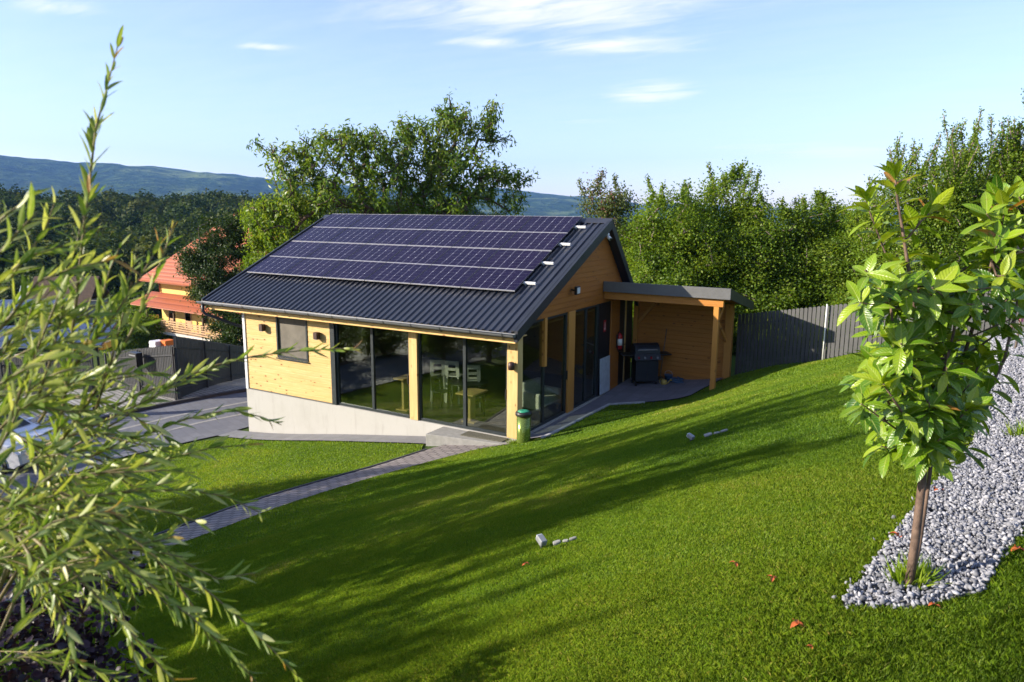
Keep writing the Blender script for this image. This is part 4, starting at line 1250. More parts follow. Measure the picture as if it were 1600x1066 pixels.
g = G("far solar cells"); v = g.coord()
f = g.noise(v, 0.6, 3)
M["cells_far"] = g.done(g.bsdf(g.mix(g.rng(f, .3, .7, 0, 1), (0.016, 0.022, 0.06), (0.026, 0.036, 0.085)), 0.25, 0, 0.5))
carport(at(62, 527, 44), HEAD + 0.30, 7.6, 4.6, "blue solar carport roof beyond the charcoal fence, nearer of the two")
carport(at(8, 483, 58), HEAD + 0.30, 8.0, 5.0, "blue solar carport roof farther down the slope, partly behind the nearer one")
p = at(130, 552, 49)
tr_ = thing("flat_trailer", p, "amber flat trailer parked under the carport edge", "trailer")
a, c = frame3(p, HEAD + .1)
b = MB(); b.obox(p + ez_ * .55, a, c, ez_, 1.7, .8, .22); b.build("bed", M["amber"], tr_, bevel=.03)
for s in (-.9, .9):
    b = MB(); b.tube([p + a * s - c * .95 + ez_ * .3, p + a * s - c * .8 + ez_ * .3], .3, 14); b.build("wheel", M["tyre"], tr_)
dr_ = MB(); q = p + a * .25 + ez_ * .8
dr_.lathe([(.25, 0), (.42, .15), (.45, .5), (.3, .85), (.2, .9)], q, 16)
tag(dr_.build("mixer_drum", M["orange"], None, origin=q), "orange drum standing on the amber trailer", "drum")
for (px, py, fw, s, lab, mat) in ((246, 541, 58, .8, "pale pink crate beside the red one under the balcony", M["offwhite"]), (262, 540, 58, .7, "red crate under the yellow house balcony", M["orange"])):
    p = at(px, py, fw); b = MB(); b.obox(p, ex_, ey_, ez_, .55 * s, .4, .45)
    for k in (-1, 0, 1):
        b.obox(p - ey_ * .41 + ez_ * .28 * k, ex_, ey_, ez_, .56 * s, .02, .08)
    tag(b.build("crate", mat, None, origin=p - ez_ * .45), lab, "crate")
p = at(20, 572, 36)
wl_ = MB(); wl_.obox(p, RT, _f0, ez_, 3.5, .12, .5)
wl_.obox(p + ez_ * .53, RT, _f0, ez_, 3.5, .17, .04)
tag(wl_.build("garden_wall", M["wall_tan"], None, origin=p - ez_ * .5), "low tan plastered wall behind the fence at the far left", "wall")

# parked car, its nose just inside the left edge
def make_car():
    base = at(-28, 668, 20.5); z = z1(base[0], base[1])
    r = thing("parked_car", (base[0], base[1], z), "silver car parked on the driveway behind the willow", "car", rot=HEAD - 0.22)
    prof = [(-2.05, .35), (-2.1, .62), (-2.0, .88), (-1.5, .96), (-1.05, 1.36), (-.6, 1.46), (.15, 1.45), (.95, 0.98), (1.75, .86), (2.08, .66), (2.12, .38), (1.9, .25), (-1.9, .25)]
    bm = bmesh.new(); secs = []
    for y, sc_, dz in ((-.84, .90, .0), (-.78, 1.0, 0), (0, 1.0, .02), (.78, 1.0, 0), (.84, .90, 0)):
        row = []
        for (x, zz_) in prof:
            up = max(0, zz_ - .95) / .5
            yy = y * (1 - .22 * up)
            row.append(bm.verts.new((x * (.985 if abs(y) > .8 else 1), yy, .25 + (zz_ - .25) * (1 if abs(y) < .8 else .97) + dz * (zz_ > .8))))
        secs.append(row)
    n = len(prof)
    for a_, b_ in zip(secs[:-1], secs[1:]):
        for i in range(n):
            bm.faces.new((a_[i], a_[(i + 1) % n], b_[(i + 1) % n], b_[i]))
    bm.faces.new(secs[0][::-1]); bm.faces.new(secs[-1])
    bmesh.ops.recalc_face_normals(bm, faces=bm.faces)
    for f_ in bm.faces: f_.smooth = False
    me = bpy.data.meshes.new("car_body"); bm.to_mesh(me); bm.free()
    finish("car_body", me, M["carpaint"], r, local=True)
    for s in (-1, 1):
        b = MB(); yy = s * .70
        b.prism([(-1.32, s * .79, 1.0), (-1.0, s * .715, 1.32), (.1, s * .70, 1.38), (.78, s * .79, 1.02)], (0, s * .01, 0)); b.build("side_window", M["carglass"], r, local=True)
        b = MB(); b.obox((.72, s * .92, 1.02), (1, 0, 0), (0, 1, 0), (0, 0, 1), .09, .09, .07); b.build("wing_mirror", M["carpaint"], r, bevel=.02, local=True)
        b = MB(); b.obox((2.03, s * .6, .66), (1, 0, 0), (0, 1, 0), (0, 0, 1), .07, .17, .07); b.build("headlight", M["glasslight"], r, bevel=.02, local=True)
        for x in (-1.3, 1.35):
            b = MB(); b.tube([(x, s * .68, .31), (x, s * .87, .31)], .31, 20); w_ = b.build("wheel", M["tyre"], r, local=True)
            b = MB(); b.tube([(x, s * .872, .31), (x, s * .882, .31)], .2, 14); b.build("rim", M["alu"], w_, local=True)
    b = MB(); b.prism([(.16, -.56, 1.455), (.16, .56, 1.455), (.93, .68, 1.0), (.93, -.68, 1.0)], (.02, 0, .012)); b.build("windscreen", M["carglass"], r, local=True)
    b = MB(); b.box(2.08, 2.135, -.5, .5, .42, .56); b.build("grille", M["black"], r, local=True)


make_car()

# ------------------------------------------------------------------ foliage helpers
def unit(a):
    return a / (np.linalg.norm(a, axis=-1, keepdims=True) + 1e-9)


def leaf_quads(P, D, Nn, Ln, Wd, fold=0.25):
    """diamond leaves: P base, D direction, Nn normal-ish, lengths and widths"""
    D = unit(D); Sd = unit(np.cross(D, Nn)); Nn = np.cross(Sd, D)
    Ln = np.asarray(Ln)[:, None]; Wd = np.asarray(Wd)[:, None]
    b = P; t = P + D * Ln - Nn * Ln * 0.12
    l = P + D * Ln * .45 + Sd * Wd * .5 + Nn * Wd * fold
    r = P + D * Ln * .45 - Sd * Wd * .5 + Nn * Wd * fold
    V = np.stack([b, r, t, l], 1).reshape(-1, 3)
    F = np.arange(len(P) * 4).reshape(-1, 4)
    return V, F


def leaf_grid(P, D, Nn, Ln, Wd, shape, fold=0.2, droop=0.25, rows=6, twist=None):
    """modelled leaf blades: 3 x rows vertices with a folded midrib and a drooping tip"""
    n = len(P); D = unit(D); Sd = unit(np.cross(D, Nn)); Nn = np.cross(Sd, D)
    ts = np.linspace(0, 1, rows)
    V = np.zeros((n, rows, 3, 3))
    Ln = np.asarray(Ln); Wd = np.asarray(Wd); droop = np.broadcast_to(np.asarray(droop, float), (n,))
    for i, t in enumerate(ts):
        w = np.interp(t, *shape)
        ctr = P + D * (Ln * t)[:, None] - Nn * (Ln * droop * t * t)[:, None]
        wav = 0.10 * math.sin(t * 9)
        for j, s in enumerate((-1, 0, 1)):
            V[:, i, j] = ctr + Sd * (Wd * .5 * w * s)[:, None] + Nn * (Wd * (fold * w * abs(s) + wav * w * s * 0.5))[:, None]
    V = V.reshape(-1, 3)
    k = rows * 3
    f = []
    for i in range(rows - 1):
        for j in range(2):
            f.append((i * 3 + j, i * 3 + j + 1, (i + 1) * 3 + j + 1, (i + 1) * 3 + j))
    f = np.array(f)
    F = (np.arange(n)[:, None, None] * k + f[None]).reshape(-1, 4)
    return V, F, len(f)


def frusta(A, B, ra, rb, n=5):
    """tapered branch pieces from A to B"""
    d = unit(B - A); ref = np.where(np.abs(d[:, 2:3]) > .9, np.array([[1., 0, 0]]), np.array([[0, 0, 1.]]))
    x = unit(np.cross(ref, d)); y = np.cross(d, x)
    th = np.arange(n) * 2 * math.pi / n
    c, s = np.cos(th)[None, :, None], np.sin(th)[None, :, None]
    ring = c * x[:, None] + s * y[:, None]
    V = np.concatenate([A[:, None] + ring * ra[:, None, None], B[:, None] + ring * rb[:, None, None]], 1)
    k = np.arange(n); f = np.stack([k, (k + 1) % n, n + (k + 1) % n, n + k], -1)
    F = (np.arange(len(A))[:, None, None] * 2 * n + f[None]).reshape(-1, 4)
    return V.reshape(-1, 3), F


def blade_mat(name, stops, trans, rough, spec):
    """narrow leaf with a pale midrib and mottled pale patches"""
    g = G(name); a = g.n("Attribute"); a.attribute_name = "tint"; v = g.coord()
    ac = g.n("Attribute"); ac.attribute_name = "across"; al = g.n("Attribute"); al.attribute_name = "along"
    f = g.noise(v, 120, 4); f2 = g.noise(v, 22, 3)
    col = g.ramp(a.outputs["Fac"], stops)
    col = g.mix(g.rng(f, .52, .62, 0, .38), col, g.mix(.55, col, (0.50, 0.52, 0.26)))
    col = g.mix(g.rng(f2, .35, .7, 0, .35), col, g.mix(1.0, col, (.55, .68, .6), "MULTIPLY"))
    col = g.mix(g.rng(g.math("ABSOLUTE", ac.outputs["Fac"]), 0.05, 0.22, .55, 0), col, (0.48, 0.50, 0.20))
    col = g.mix(g.rng(al.outputs["Fac"], .9, 1.0, 0, .5), col, (0.22, 0.12, 0.04))
    b = g.bsdf(col, g.rng(f2, .3, .7, rough - .08, rough + .12), 0, spec, bump=f, bstr=.2, bdist=.002)
    tr = g.n("BsdfTranslucent"); g.l(g.mix(1.0, col, (1.25, 1.2, 0.55), "MULTIPLY"), tr.inputs[0])
    mx = g.n("MixShader"); mx.inputs[0].default_value = trans
    g.l(b, mx.inputs[1]); g.l(tr.outputs[0], mx.inputs[2])
    return g.done(mx.outputs[0])


GREEN = leaf_mat("orchard foliage", [(0, (0.045, 0.100, 0.008)), (0.5, (0.135, 0.225, 0.016)), (1, (0.27, 0.33, 0.03))], 0.47, 0.5, 0.3)
CHERRY = leaf_mat("cherry foliage", [(0, (0.040, 0.095, 0.010)), (0.5, (0.115, 0.200, 0.018)), (1, (0.27, 0.30, 0.04))], 0.45, 0.42, 0.4)
PALE = leaf_mat("pale foliage", [(0, (0.05, 0.08, 0.02)), (0.6, (0.12, 0.16, 0.04)), (1, (0.22, 0.22, 0.08))], 0.35, 0.5, 0.3)
DARKG = leaf_mat("dark foliage", [(0, (0.014, 0.034, 0.008)), (0.5, (0.030, 0.062, 0.012)), (1, (0.065, 0.10, 0.02))], 0.30, 0.55, 0.3)
FAR = leaf_mat("forest foliage", [(0, (0.014, 0.034, 0.007)), (0.5, (0.036, 0.064, 0.010)), (1, (0.095, 0.10, 0.02))], 0.25, 0.7, 0.15)
BERRY = simple("orange red berries", (0.36, 0.055, 0.025), 0.5)
RUST = leaf_mat("rust red dry leaves", [(0, (0.06, 0.02, 0.01)), (1, (0.16, 0.05, 0.025))], 0.2)


def grow(blobs, n_att, stem_h, rng, trunk_tilt=(0, 0)):
    """branch skeleton: trunk, then every foliage point joined to the nearest part of the tree so far"""
    nodes = [np.zeros(3)]; par = [-1]
    k = 6
    for i in range(1, k + 1):
        t = i / k
        nodes.append(np.array([trunk_tilt[0] * t + rng.normal(0, .03), trunk_tilt[1] * t + rng.normal(0, .03), stem_h * t])); par.append(len(nodes) - 2)
    w = np.array([b[1][0] * b[1][1] * b[1][2] for b in blobs]) ** 0.8; w /= w.sum()
    att = []
    for b, cnt in zip(blobs, rng.multinomial(n_att, w)):
        d = unit(rng.normal(size=(cnt, 3))); r = rng.uniform(0.25, 1.0, cnt) ** 0.5
        att.append(np.array(b[0]) + d * r[:, None] * np.array(b[1]))
    att = np.concatenate(att)
    att = att[att[:, 2] > 0.25]
    top = nodes[-1]
    order = np.argsort(np.linalg.norm(att - top, axis=1)); tips = []
    att = att[order]
    for p in att:
        Nn = np.array(nodes); dv = p - Nn
        cost = np.linalg.norm(dv, axis=1) + 0.9 * np.maximum(0, -dv[:, 2]) + np.where(np.arange(len(Nn)) < 4, 0.6, 0)
        j = int(np.argmin(cost)); a = Nn[j]; ln = np.linalg.norm(p - a)
        m = max(1, int(ln / 0.6)); prev = j
        for q in range(1, m + 1):
            t = q / m
            c = a + (p - a) * t + np.array([0, 0, 0.10 * ln * math.sin(math.pi * t)]) + rng.normal(0, .03 * min(1, ln), 3) * (q < m)
            nodes.append(c); par.append(prev); prev = len(nodes) - 1
        tips.append(prev)
    return np.array(nodes), np.array(par), np.array(tips)


def skeleton_mesh(nodes, par, r0, rmin=0.006, pw=0.5):
    cnt = np.zeros(len(nodes)); leafy = np.ones(len(nodes), bool); leafy[par[par >= 0]] = False
    cnt[leafy] = 1
    for i in range(len(nodes) - 1, 0, -1):
        cnt[par[i]] += cnt[i]
    r = rmin + (r0 - rmin) * (cnt / cnt[0]) ** pw
    i = np.arange(1, len(nodes))
    ra = np.minimum(r[par[i]], r[i] * 1.6)
    ra[par[i] == 0] = r0 * 1.25
    return frusta(nodes[par[i]], nodes[i], ra, r[i])


def crown_leaves(nodes, par, tips, per, spread, Ln, Wd, droop, rng, up=0.2):
    a = nodes[tips]; b = nodes[par[tips]]; n = len(tips) * per
    idx = np.repeat(np.arange(len(tips)), per)
    t = rng.uniform(-0.15, 1.15, n)[:, None]
    ax = a[idx] - b[idx]
    P = b[idx] + ax * t + rng.normal(0, 1, (n, 3)) * np.array(spread)
    D = rng.normal(0, 1, (n, 3)) + unit(ax) * 0.6 + np.array([0, 0, -droop])
    ctr = a.mean(0) - np.array([0, 0, .5])
    Nn = rng.normal(0, 0.55, (n, 3)) + np.array([0, 0, 1.0]) * up + unit(P - ctr) * .9
    L_ = Ln * rng.uniform(.65, 1.25, n); W_ = Wd * rng.uniform(.7, 1.2, n)
    V, F = leaf_quads(P, D, Nn, L_, W_)
    cl = rng.uniform(0, 1, len(tips))
    tint = np.clip(0.55 * rng.beta(2, 2, n) + 0.45 * cl[idx], 0, 1)
    return V, F, tint


def make_tree(name, base, label, blobs, n_att, per, Ln, Wd, stem_h, r0, mat, bark, seed, group=None, droop=0.3, spread=(.2, .2, .16), shoots=0, shoot_len=1.3, berries=0, rust=0, tilt=(0, 0), cat="tree"):
    rng = np.random.default_rng(seed)
    nodes, par, tips = grow(blobs, n_att, stem_h, rng, tilt)
    if shoots:
        nl, pl, tl = list(nodes), list(par), list(tips)
        cand = sorted(range(len(tips)), key=lambda i: -nodes[tips[i]][2])[: max(shoots * 2, 10)]
        for i in rng.choice(cand, shoots, replace=False):
            prev = tips[i]; d = np.array([rng.normal(0, .25), rng.normal(0, .25), 1.0]); ln = shoot_len * rng.uniform(.5, 1.2)
            for q in range(5):
                nl.append(nl[prev] + d * ln / 5 + rng.normal(0, .02, 3)); pl.append(prev); prev = len(nl) - 1; tl.append(prev)
        nodes, par, tips = np.array(nl), np.array(pl), np.array(tl)
    root = thing(name, base, label, cat, group)
    V, F = skeleton_mesh(nodes, par, r0)
    npmesh("trunk", V, F, bark, root, smooth=True, local=True)
    n_sh = shoots * 5
    t_main = tips[:len(tips) - n_sh] if n_sh else tips
    V, F, T = crown_leaves(nodes, par, t_main, per, spread, Ln, Wd, droop, rng)
    if n_sh:
        V2, F2, T2 = crown_leaves(nodes, par, tips[len(tips) - n_sh:], max(10, per // 5), (.055, .055, .08), Ln * .9, Wd, -0.4, rng)
        F = np.concatenate([F, F2 + len(V)]); V = np.concatenate([V, V2]); T = np.concatenate([T, T2])
    npmesh("crown", V, F, mat, root, tint=T, local=True)
    if berries:
        i = rng.choice(len(tips), berries, replace=False); c = nodes[tips[i]]
        n = berries * 30; P = np.repeat(c, 30, 0) + rng.normal(0, .08, (n, 3)) + unit(np.repeat(c, 30, 0) * [1, 1, 0]) * .25
        V, F = leaf_quads(P, rng.normal(size=(n, 3)), rng.normal(size=(n, 3)), np.full(n, .065), np.full(n, .065))
        npmesh("berries", V, F, BERRY, root, local=True)
    if rust:
        i = rng.choice(len(tips), rust, replace=False); sub = tips[i]
        V, F, T = crown_leaves(nodes, par, sub, 60, (.22, .22, .2), Ln, Wd, .5, rng)
        npmesh("dry_foliage", V, F, RUST, root, tint=T, local=True)
    return root


def spot(px, fw, py=330):
    p = at(px, py, fw); return p[0], p[1], z1(p[0], p[1])


def height_at(py, fw, px):
    return at(px, py, fw)[2]


def tuple_blob(x, y, z, fw, bx, by, rx, rz):
    off = at(bx, by, fw) - np.array([x, y, z]); k = fw / FPX
    return tuple(off), (rx * k, rx * k * .85, rz * k)


# two cherries behind the cabin
def cherry(px, fw, blobs_px, label, seed, stem, n_att, tilt=(0, 0)):
    x, y, z = spot(px, fw)
    bl = []
    for (bx, by, rx, rz) in blobs_px:
        p = at(bx, by, fw); k = fw / FPX
        off = p - np.array([x, y, z])
        bl.append((tuple(off), (rx * k, rx * k * 0.8, rz * k)))
    return make_tree("cherry_tree", (x, y, z), label, bl, n_att, 28, 0.27, 0.088, stem, 0.20, CHERRY, M["bark"], seed, "cherry trees behind the cabin", droop=1.2, spread=(.15, .15, .20), tilt=tilt)


cherry(572, 33, [(520, 235, 70, 42), (395, 228, 18, 5), (455, 255, 45, 28), (590, 245, 55, 45), (500, 300, 80, 40), (440, 330, 55, 40), (600, 310, 55, 42), (420, 235, 26, 9), (560, 205, 30, 16)], "broad left hand cherry tree with drooping leaves showing above the solar panels", 11, 4.2, 330)
cherry(690, 34, [(690, 215, 58, 40), (735, 195, 45, 35), (700, 172, 22, 26), (768, 190, 14, 42), (650, 250, 55, 50), (720, 270, 70, 42), (775, 280, 40, 30), (815, 275, 22, 8), (790, 215, 16, 8), (690, 310, 75, 30), (790, 310, 35, 22), (640, 200, 30, 16)], "taller right hand cherry tree with gaps and long upper shoots behind the solar panels", 12, 4.4, 360)

# bushes left of the cabin
x, y, z = spot(385, 38)
make_tree("rowan_tree", (x, y, z), "round dark rowan tree with clusters of red berries in front of the yellow house", [tuple_blob(x, y, z, 38, *q) for q in ((345, 412, 60, 50), (306, 405, 36, 34), (368, 485, 54, 50), (345, 365, 42, 32), (330, 455, 36, 30), (388, 370, 40, 40), (352, 525, 34, 28))], 340, 130, 0.15, 0.07, 1.6, 0.16, DARKG, M["bark_grey"], 21, droop=0.5, berries=15)
x, y, z = spot(415, 36)
make_tree("bushy_tree", (x, y, z), "bushy green tree between the rowan and the cherry beside the cabin roof", [tuple_blob(x, y, z, 36, *q) for q in ((420, 360, 45, 45), (455, 330, 50, 40), (430, 420, 50, 50), (480, 380, 60, 50), (400, 330, 22, 18))], 260, 130, 0.15, 0.075, 1.6, 0.15, GREEN, M["bark_grey"], 22, droop=0.5)

# orchard row beyond the slat fence: three kinds, copied
ROW = [(902, 31, 335, 0, "small sparse tree peeping over the cabin ridge"), (962, 29, 272, 1, "thin pale tree with rust red dry leaves beside the cabin gable"),
       (1052, 27, 243, 2, "leafy tree with upright twigs above the canopy roof"), (1128, 28, 240, 3, "tallest tree of the row behind the canopy end"),
       (1205, 27, 282, 2, "rounded tree behind the start of the slat fence"), (1283, 27, 296, 3, "rounded tree behind the white pole of the slat fence"),
       (1352, 26.5, 300, 2, "lower tree in the dip of the row left of the laurel top"), (1010, 33, 330, 3, "low tree filling the gap behind the gable"), (1165, 33, 300, 2, "tree in the second rank behind the canopy roof end"), (1330, 33, 320, 3, "tree in the second rank behind the fence")]
protos = {}
for (px, fw, top, kind, lab) in ROW:
    x, y, z = spot(px, fw); H_ = height_at(top - (14 if px > 1150 else 4), fw, px) - z
    grp = "orchard trees beyond the slat fence"
    if kind == 0:
        make_tree("orchard_tree", (x, y, z), lab, [((0, 0, H_ * .8), (1.2, 1, .9)), ((.3, 0, H_ * .55), (.9, .9, 1.0))], 70, 90, .11, .07, H_ * .45, .08, GREEN, M["bark_grey"], 31, grp)
    elif kind == 1:
        make_tree("orchard_tree", (x, y, z), lab, [((-.4, 0, H_ * .86), (1.2, 1, .9)), ((.5, 0, H_ * .68), (1.2, 1, 1.2)), ((.2, 0, H_ * .42), (1.3, 1.2, 1.2))], 130, 100, .11, .07, H_ * .4, .10, PALE, M["bark_grey"], 32, grp, rust=16, shoots=3, shoot_len=.7)
    else:
        if kind not in protos:
            h = 8.0
            bl = [((0, 0, h * .80), (1.5, 1.4, 1.1)), ((-.9, .2, h * .62), (1.5, 1.4, 1.4)), ((1.0, -.2, h * .60), (1.5, 1.4, 1.4)), ((.1, 0, h * .38), (2.3, 2.0, 1.7)), ((-.6, 0, h * .17), (2.1, 1.9, 1.3)), ((.9, 0, h * .2), (2.0, 1.9, 1.3))]
            if kind == 3:
                bl = [((.3, 0, h * .86), (1.1, 1.2, .9)), ((-.7, .2, h * .68), (1.5, 1.5, 1.3)), ((1.1, .1, h * .58), (1.6, 1.4, 1.4)), ((-.2, 0, h * .40), (2.2, 2.0, 1.5)), ((.6, 0, h * .18), (2.2, 2.0, 1.4)), ((-1.2, 0, h * .22), (1.7, 1.7, 1.3))]
            protos[kind] = make_tree("orchard_tree", (x, y, z), lab, bl, 430, 165, .115, .078, 2.6, .16, GREEN, M["bark_grey"], 40 + kind, grp, droop=.25, spread=(.30, .30, .26), shoots=8, shoot_len=.8)
            o = protos[kind]
        else:
            o = copy_tree(protos[kind]); o["label"] = lab
            o.rotation_euler = (0, 0, random.uniform(1, 5))
        o.location = (x, y, z); s = H_ / 8.9
        w_s = max(s, .88); o.scale = (w_s * random.uniform(.98, 1.12), w_s, s)

# taller plum thicket at the right with whip-like shoots
pl0 = None
for (px, fw, top, lab) in ((1440, 22.5, 170, "tall plum tree with whip shoots behind the laurel"), (1532, 23.5, 140, "taller plum tree with many whip shoots at the right"), (1625, 22.5, 118, "plum tree with the longest whip shoots at the right edge")):
    x, y, z = spot(px, fw); H_ = height_at(top, fw, px) - z
    if pl0 is None:
        h = 7.6
        o = pl0 = make_tree("plum_tree", (x, y, z), lab, [((0, 0, h * .78), (1.5, 1.4, 1.0)), ((-1.1, 0, h * .6), (1.4, 1.4, 1.2)), ((1.1, 0, h * .62), (1.4, 1.4, 1.2)), ((0, 0, h * .4), (2.2, 1.9, 1.5)), ((-.7, 0, h * .2), (2.1, 1.9, 1.3)), ((.9, 0, h * .2), (2.0, 1.9, 1.2))], 420, 170, .10, .062, 2.4, .17, GREEN, M["bark_grey"], 51, "plum trees at the right", droop=.1, spread=(.29, .29, .25), shoots=34, shoot_len=1.6)
    else:
        o = copy_tree(pl0); o["label"] = lab; o.rotation_euler = (0, 0, random.uniform(1, 5))
    o.location = (x, y, z); s = H_ / 8.9; o.scale = (s, s, s)

# garden trees up-sun of the lawn (out of frame at the left; they throw the long shadows and stand in the glass)
gp = None
SHADE = [(-12.7, -12.6, 7.3, 1.0, "garden tree farthest up the slope, left of the lawn"), (-11.1, -12.0, 8.3, .95, "slim garden tree second from the top of the slope"), (-9.4, -12.4, 9.2, 1.15, "tallest garden tree left of the path"),
         (-7.3, -11.6, 8.0, 1.1, "garden tree between the tallest one and the drive"), (-5.4, -12.6, 7.4, 1.0, "garden tree near the middle of the drive edge"), (-3.3, -13.0, 6.0, .9, "lower garden tree by the drive edge"), (-1.7, -14.5, 4.9, .8, "smallest garden tree by the drive edge"),
         (-13.75, -14.6, 8.1, .7, "narrow garden tree just below the one at the head of the slope"), (-15.7, -13.0, 8.0, .7, "garden tree nearest the camera, at the very top of the slope"), (-14.6, -13.6, 7.6, .5, "small garden tree at the head of the slope")]
for i, (c_, s_, top, wd, lab) in enumerate(SHADE):
    x = s_ * SUN_H[0] - c_ * SUN_H[1]; y = s_ * SUN_H[1] + c_ * SUN_H[0]
    if gp is None:
        h = 7.0
        o = gp = make_tree("garden_tree", (x, y, 0), lab, [((0, 0, h * .84), (1.0, 1.0, 1.0)), ((-.6, .3, h * .62), (1.0, 1.0, 1.0)), ((.6, -.2, h * .60), (1.0, 1.0, 1.0)), ((0, 0, h * .38), (1.2, 1.2, 1.2)), ((.2, 0, h * .2), (1.0, 1.0, .9))], 200, 95, .12, .07, 2.0, .12, GREEN, M["bark_grey"], 61, "garden trees left of the lawn", shoots=12, spread=(.25, .25, .25))
    else:
        o = copy_tree(gp); o.rotation_euler = (0, 0, i * 1.3)
    o["label"] = lab
    o.location = (x, y, z1(x, y)); s = (top - z1(x, y)) / 7.6; o.scale = (wd, wd, s)

# shrubs added out of frame beyond the drive to darken its reflection in the glass
ADDED_SHRUBS = [(-4.5, -20.0, "uppermost"), (-2.2, -19.4, "second from the top"), (0.1, -19.6, "third from the top"), (2.4, -19.2, "fourth from the top"), (4.7, -19.6, "third from the bottom"), (7.0, -20.0, "second from the bottom"), (9.3, -20.6, "lowest")]
for i, (c_, s_, lab) in enumerate(ADDED_SHRUBS):
    x = s_ * SUN_H[0] - c_ * SUN_H[1]; y = s_ * SUN_H[1] + c_ * SUN_H[0]
    o = copy_tree(gp); o.name = "added_shade_shrub"; o["label"] = "broad unseen shrub added to shade the drive, the %s of the row" % lab; o["category"] = "shrub"; o["group"] = "unseen shrubs added to shade the drive"
    o.location = (x, y, z1(x, y) - .4); o.rotation_euler = (0, 0, i * .9); o.scale = (.95, .95, .56)

# mid-distance trees down the slope
mp0 = None
MID = [(190, 470, 72, "bright young tree left of the yellow house"), (150, 455, 88, "dark tree behind the timber shed"), (60, 425, 100, "dark tree behind the outbuilding"), (10, 430, 92, "dark tree above the carports at the left edge"),
       (230, 440, 95, "dark tree behind the yellow house roof"), (120, 425, 112, "dark tree on the slope above the outbuilding"), (300, 410, 110, "dark tree beyond the yellow house ridge"), (350, 385, 120, "tall dark tree beyond the rowan"), (210, 410, 125, "dark tree on the far slope above the shed"), (30, 405, 130, "dark tree on the far slope at the left"), (200, 492, 62, "low bush left of the yellow house"), (-40, 450, 80, "dark tree just outside the left edge")]
for i, (px, top, fw, lab) in enumerate(MID):
    x, y, z = spot(px, fw); H_ = max(3.0, height_at(top, fw, px) - z)
    if mp0 is None:
        h = 8.0
        o = mp0 = make_tree("valley_tree", (x, y, z), lab, [((0, 0, h * .72), (2.2, 2.2, 1.9)), ((-1.3, 0, h * .5), (2.0, 2.0, 1.8)), ((1.4, 0, h * .48), (2.0, 2.0, 1.8)), ((0, 0, h * .25), (2.8, 2.6, 1.6))], 260, 70, .26, .17, 2.0, .2, GREEN, M["bark"], 71, "trees in the valley", spread=(.35, .35, .3))
    else:
        o = copy_tree(mp0); o["label"] = lab; o.rotation_euler = (0, 0, i * 1.1)
        if i not in (10,):
            for ch in o.children:
                if ch.name.startswith("crown"):
                    if "valley_dark" not in bpy.data.meshes:
                        md = ch.data.copy(); md.name = "valley_dark"; md.materials.clear(); md.materials.append(DARKG)
                    ch.data = bpy.data.meshes["valley_dark"]
    o.location = (x, y, z); s = H_ / 8.0; o.scale = (max(s, .9), max(s, .9), s)

# ------------------------------------------------------------------ forest on the ridge and the far hills
rng = np.random.default_rng(5)
cnt = 2600
az = rng.uniform(-52, 14, cnt); dd = 95 + (rng.uniform(0, 1, cnt) ** 0.75) * 330
ang = np.radians(az)
fx = CAM[0] + dd * (np.sin(ang) * RT[0] + np.cos(ang) * _f0[0]); fy = CAM[1] + dd * (np.sin(ang) * RT[1] + np.cos(ang) * _f0[1])
keep = ~((az > -8) & (dd < 150)) & ~((az < -18) & (dd < 135))
fx, fy, dd, az = fx[keep], fy[keep], dd[keep], az[keep]
fz = zter(fx, fy)
per = 420
n = len(fx); hgt = rng.uniform(8, 13.5, n); wid = hgt * rng.uniform(.30, .44, n)
hgt = np.where(az > -3, hgt * 0.75, hgt)
d3 = unit(rng.normal(size=(n, per, 3))); d3[..., 2] = np.abs(d3[..., 2]) * 1.0 - 0.25 * (rng.uniform(size=(n, per)) < .4)
rr = rng.uniform(.72, 1.05, (n, per, 1)) * (1 + 0.18 * np.sin(d3[..., :1] * 5 + rng.uniform(0, 6, (n, 1, 1))) * np.cos(d3[..., 1:2] * 4))
P = np.stack([fx, fy, fz + hgt * .42], -1)[:, None] + d3 * rr * np.stack([wid, wid, hgt * .58], -1)[:, None]
P = P.reshape(-1, 3); Dn = d3.reshape(-1, 3)
ln = np.repeat(wid, per) * rng.uniform(.15, .30, n * per)
V, F = leaf_quads(P, np.cross(Dn, rng.normal(size=Dn.shape)) + np.array([0, 0, -.2]), Dn + rng.normal(0, .45, Dn.shape), ln, ln * .9)
tint = np.clip(np.repeat(rng.beta(2, 2.4, n), per) * .75 + rng.uniform(0, .3, n * per), 0, 1)
fo = npmesh("forest", V, F, FAR, tint=tint)
tag(fo, "dark wooded ridge behind the yellow house", "forest", kind="stuff")


def hills_mat():
    g = G("far hills"); v = g.coord()
    f = g.noise(v, 0.0022, 7, 0.6); f2 = g.noise(v, 0.018, 5, 0.65); f3 = g.noise(v, 0.06, 3)
    c = g.ramp(f2, [(0.36, (0.007, 0.018, 0.008)), (0.5, (0.020, 0.044, 0.012)), (0.64, (0.055, 0.085, 0.024))])
    c = g.mix(g.rng(f, 0.52, 0.60, 0, .7), c, (0.16, 0.20, 0.06))
    c = g.mix(g.math("MULTIPLY", g.rng(f3, .66, .74, 0, .5), g.rng(f, .5, .62, 0, 1)), c, (0.30, 0.27, 0.22))
    return g.done(g.bsdf(c, 0.95, 0, 0.05, bump=f2, bstr=1.0, bdist=40.0))


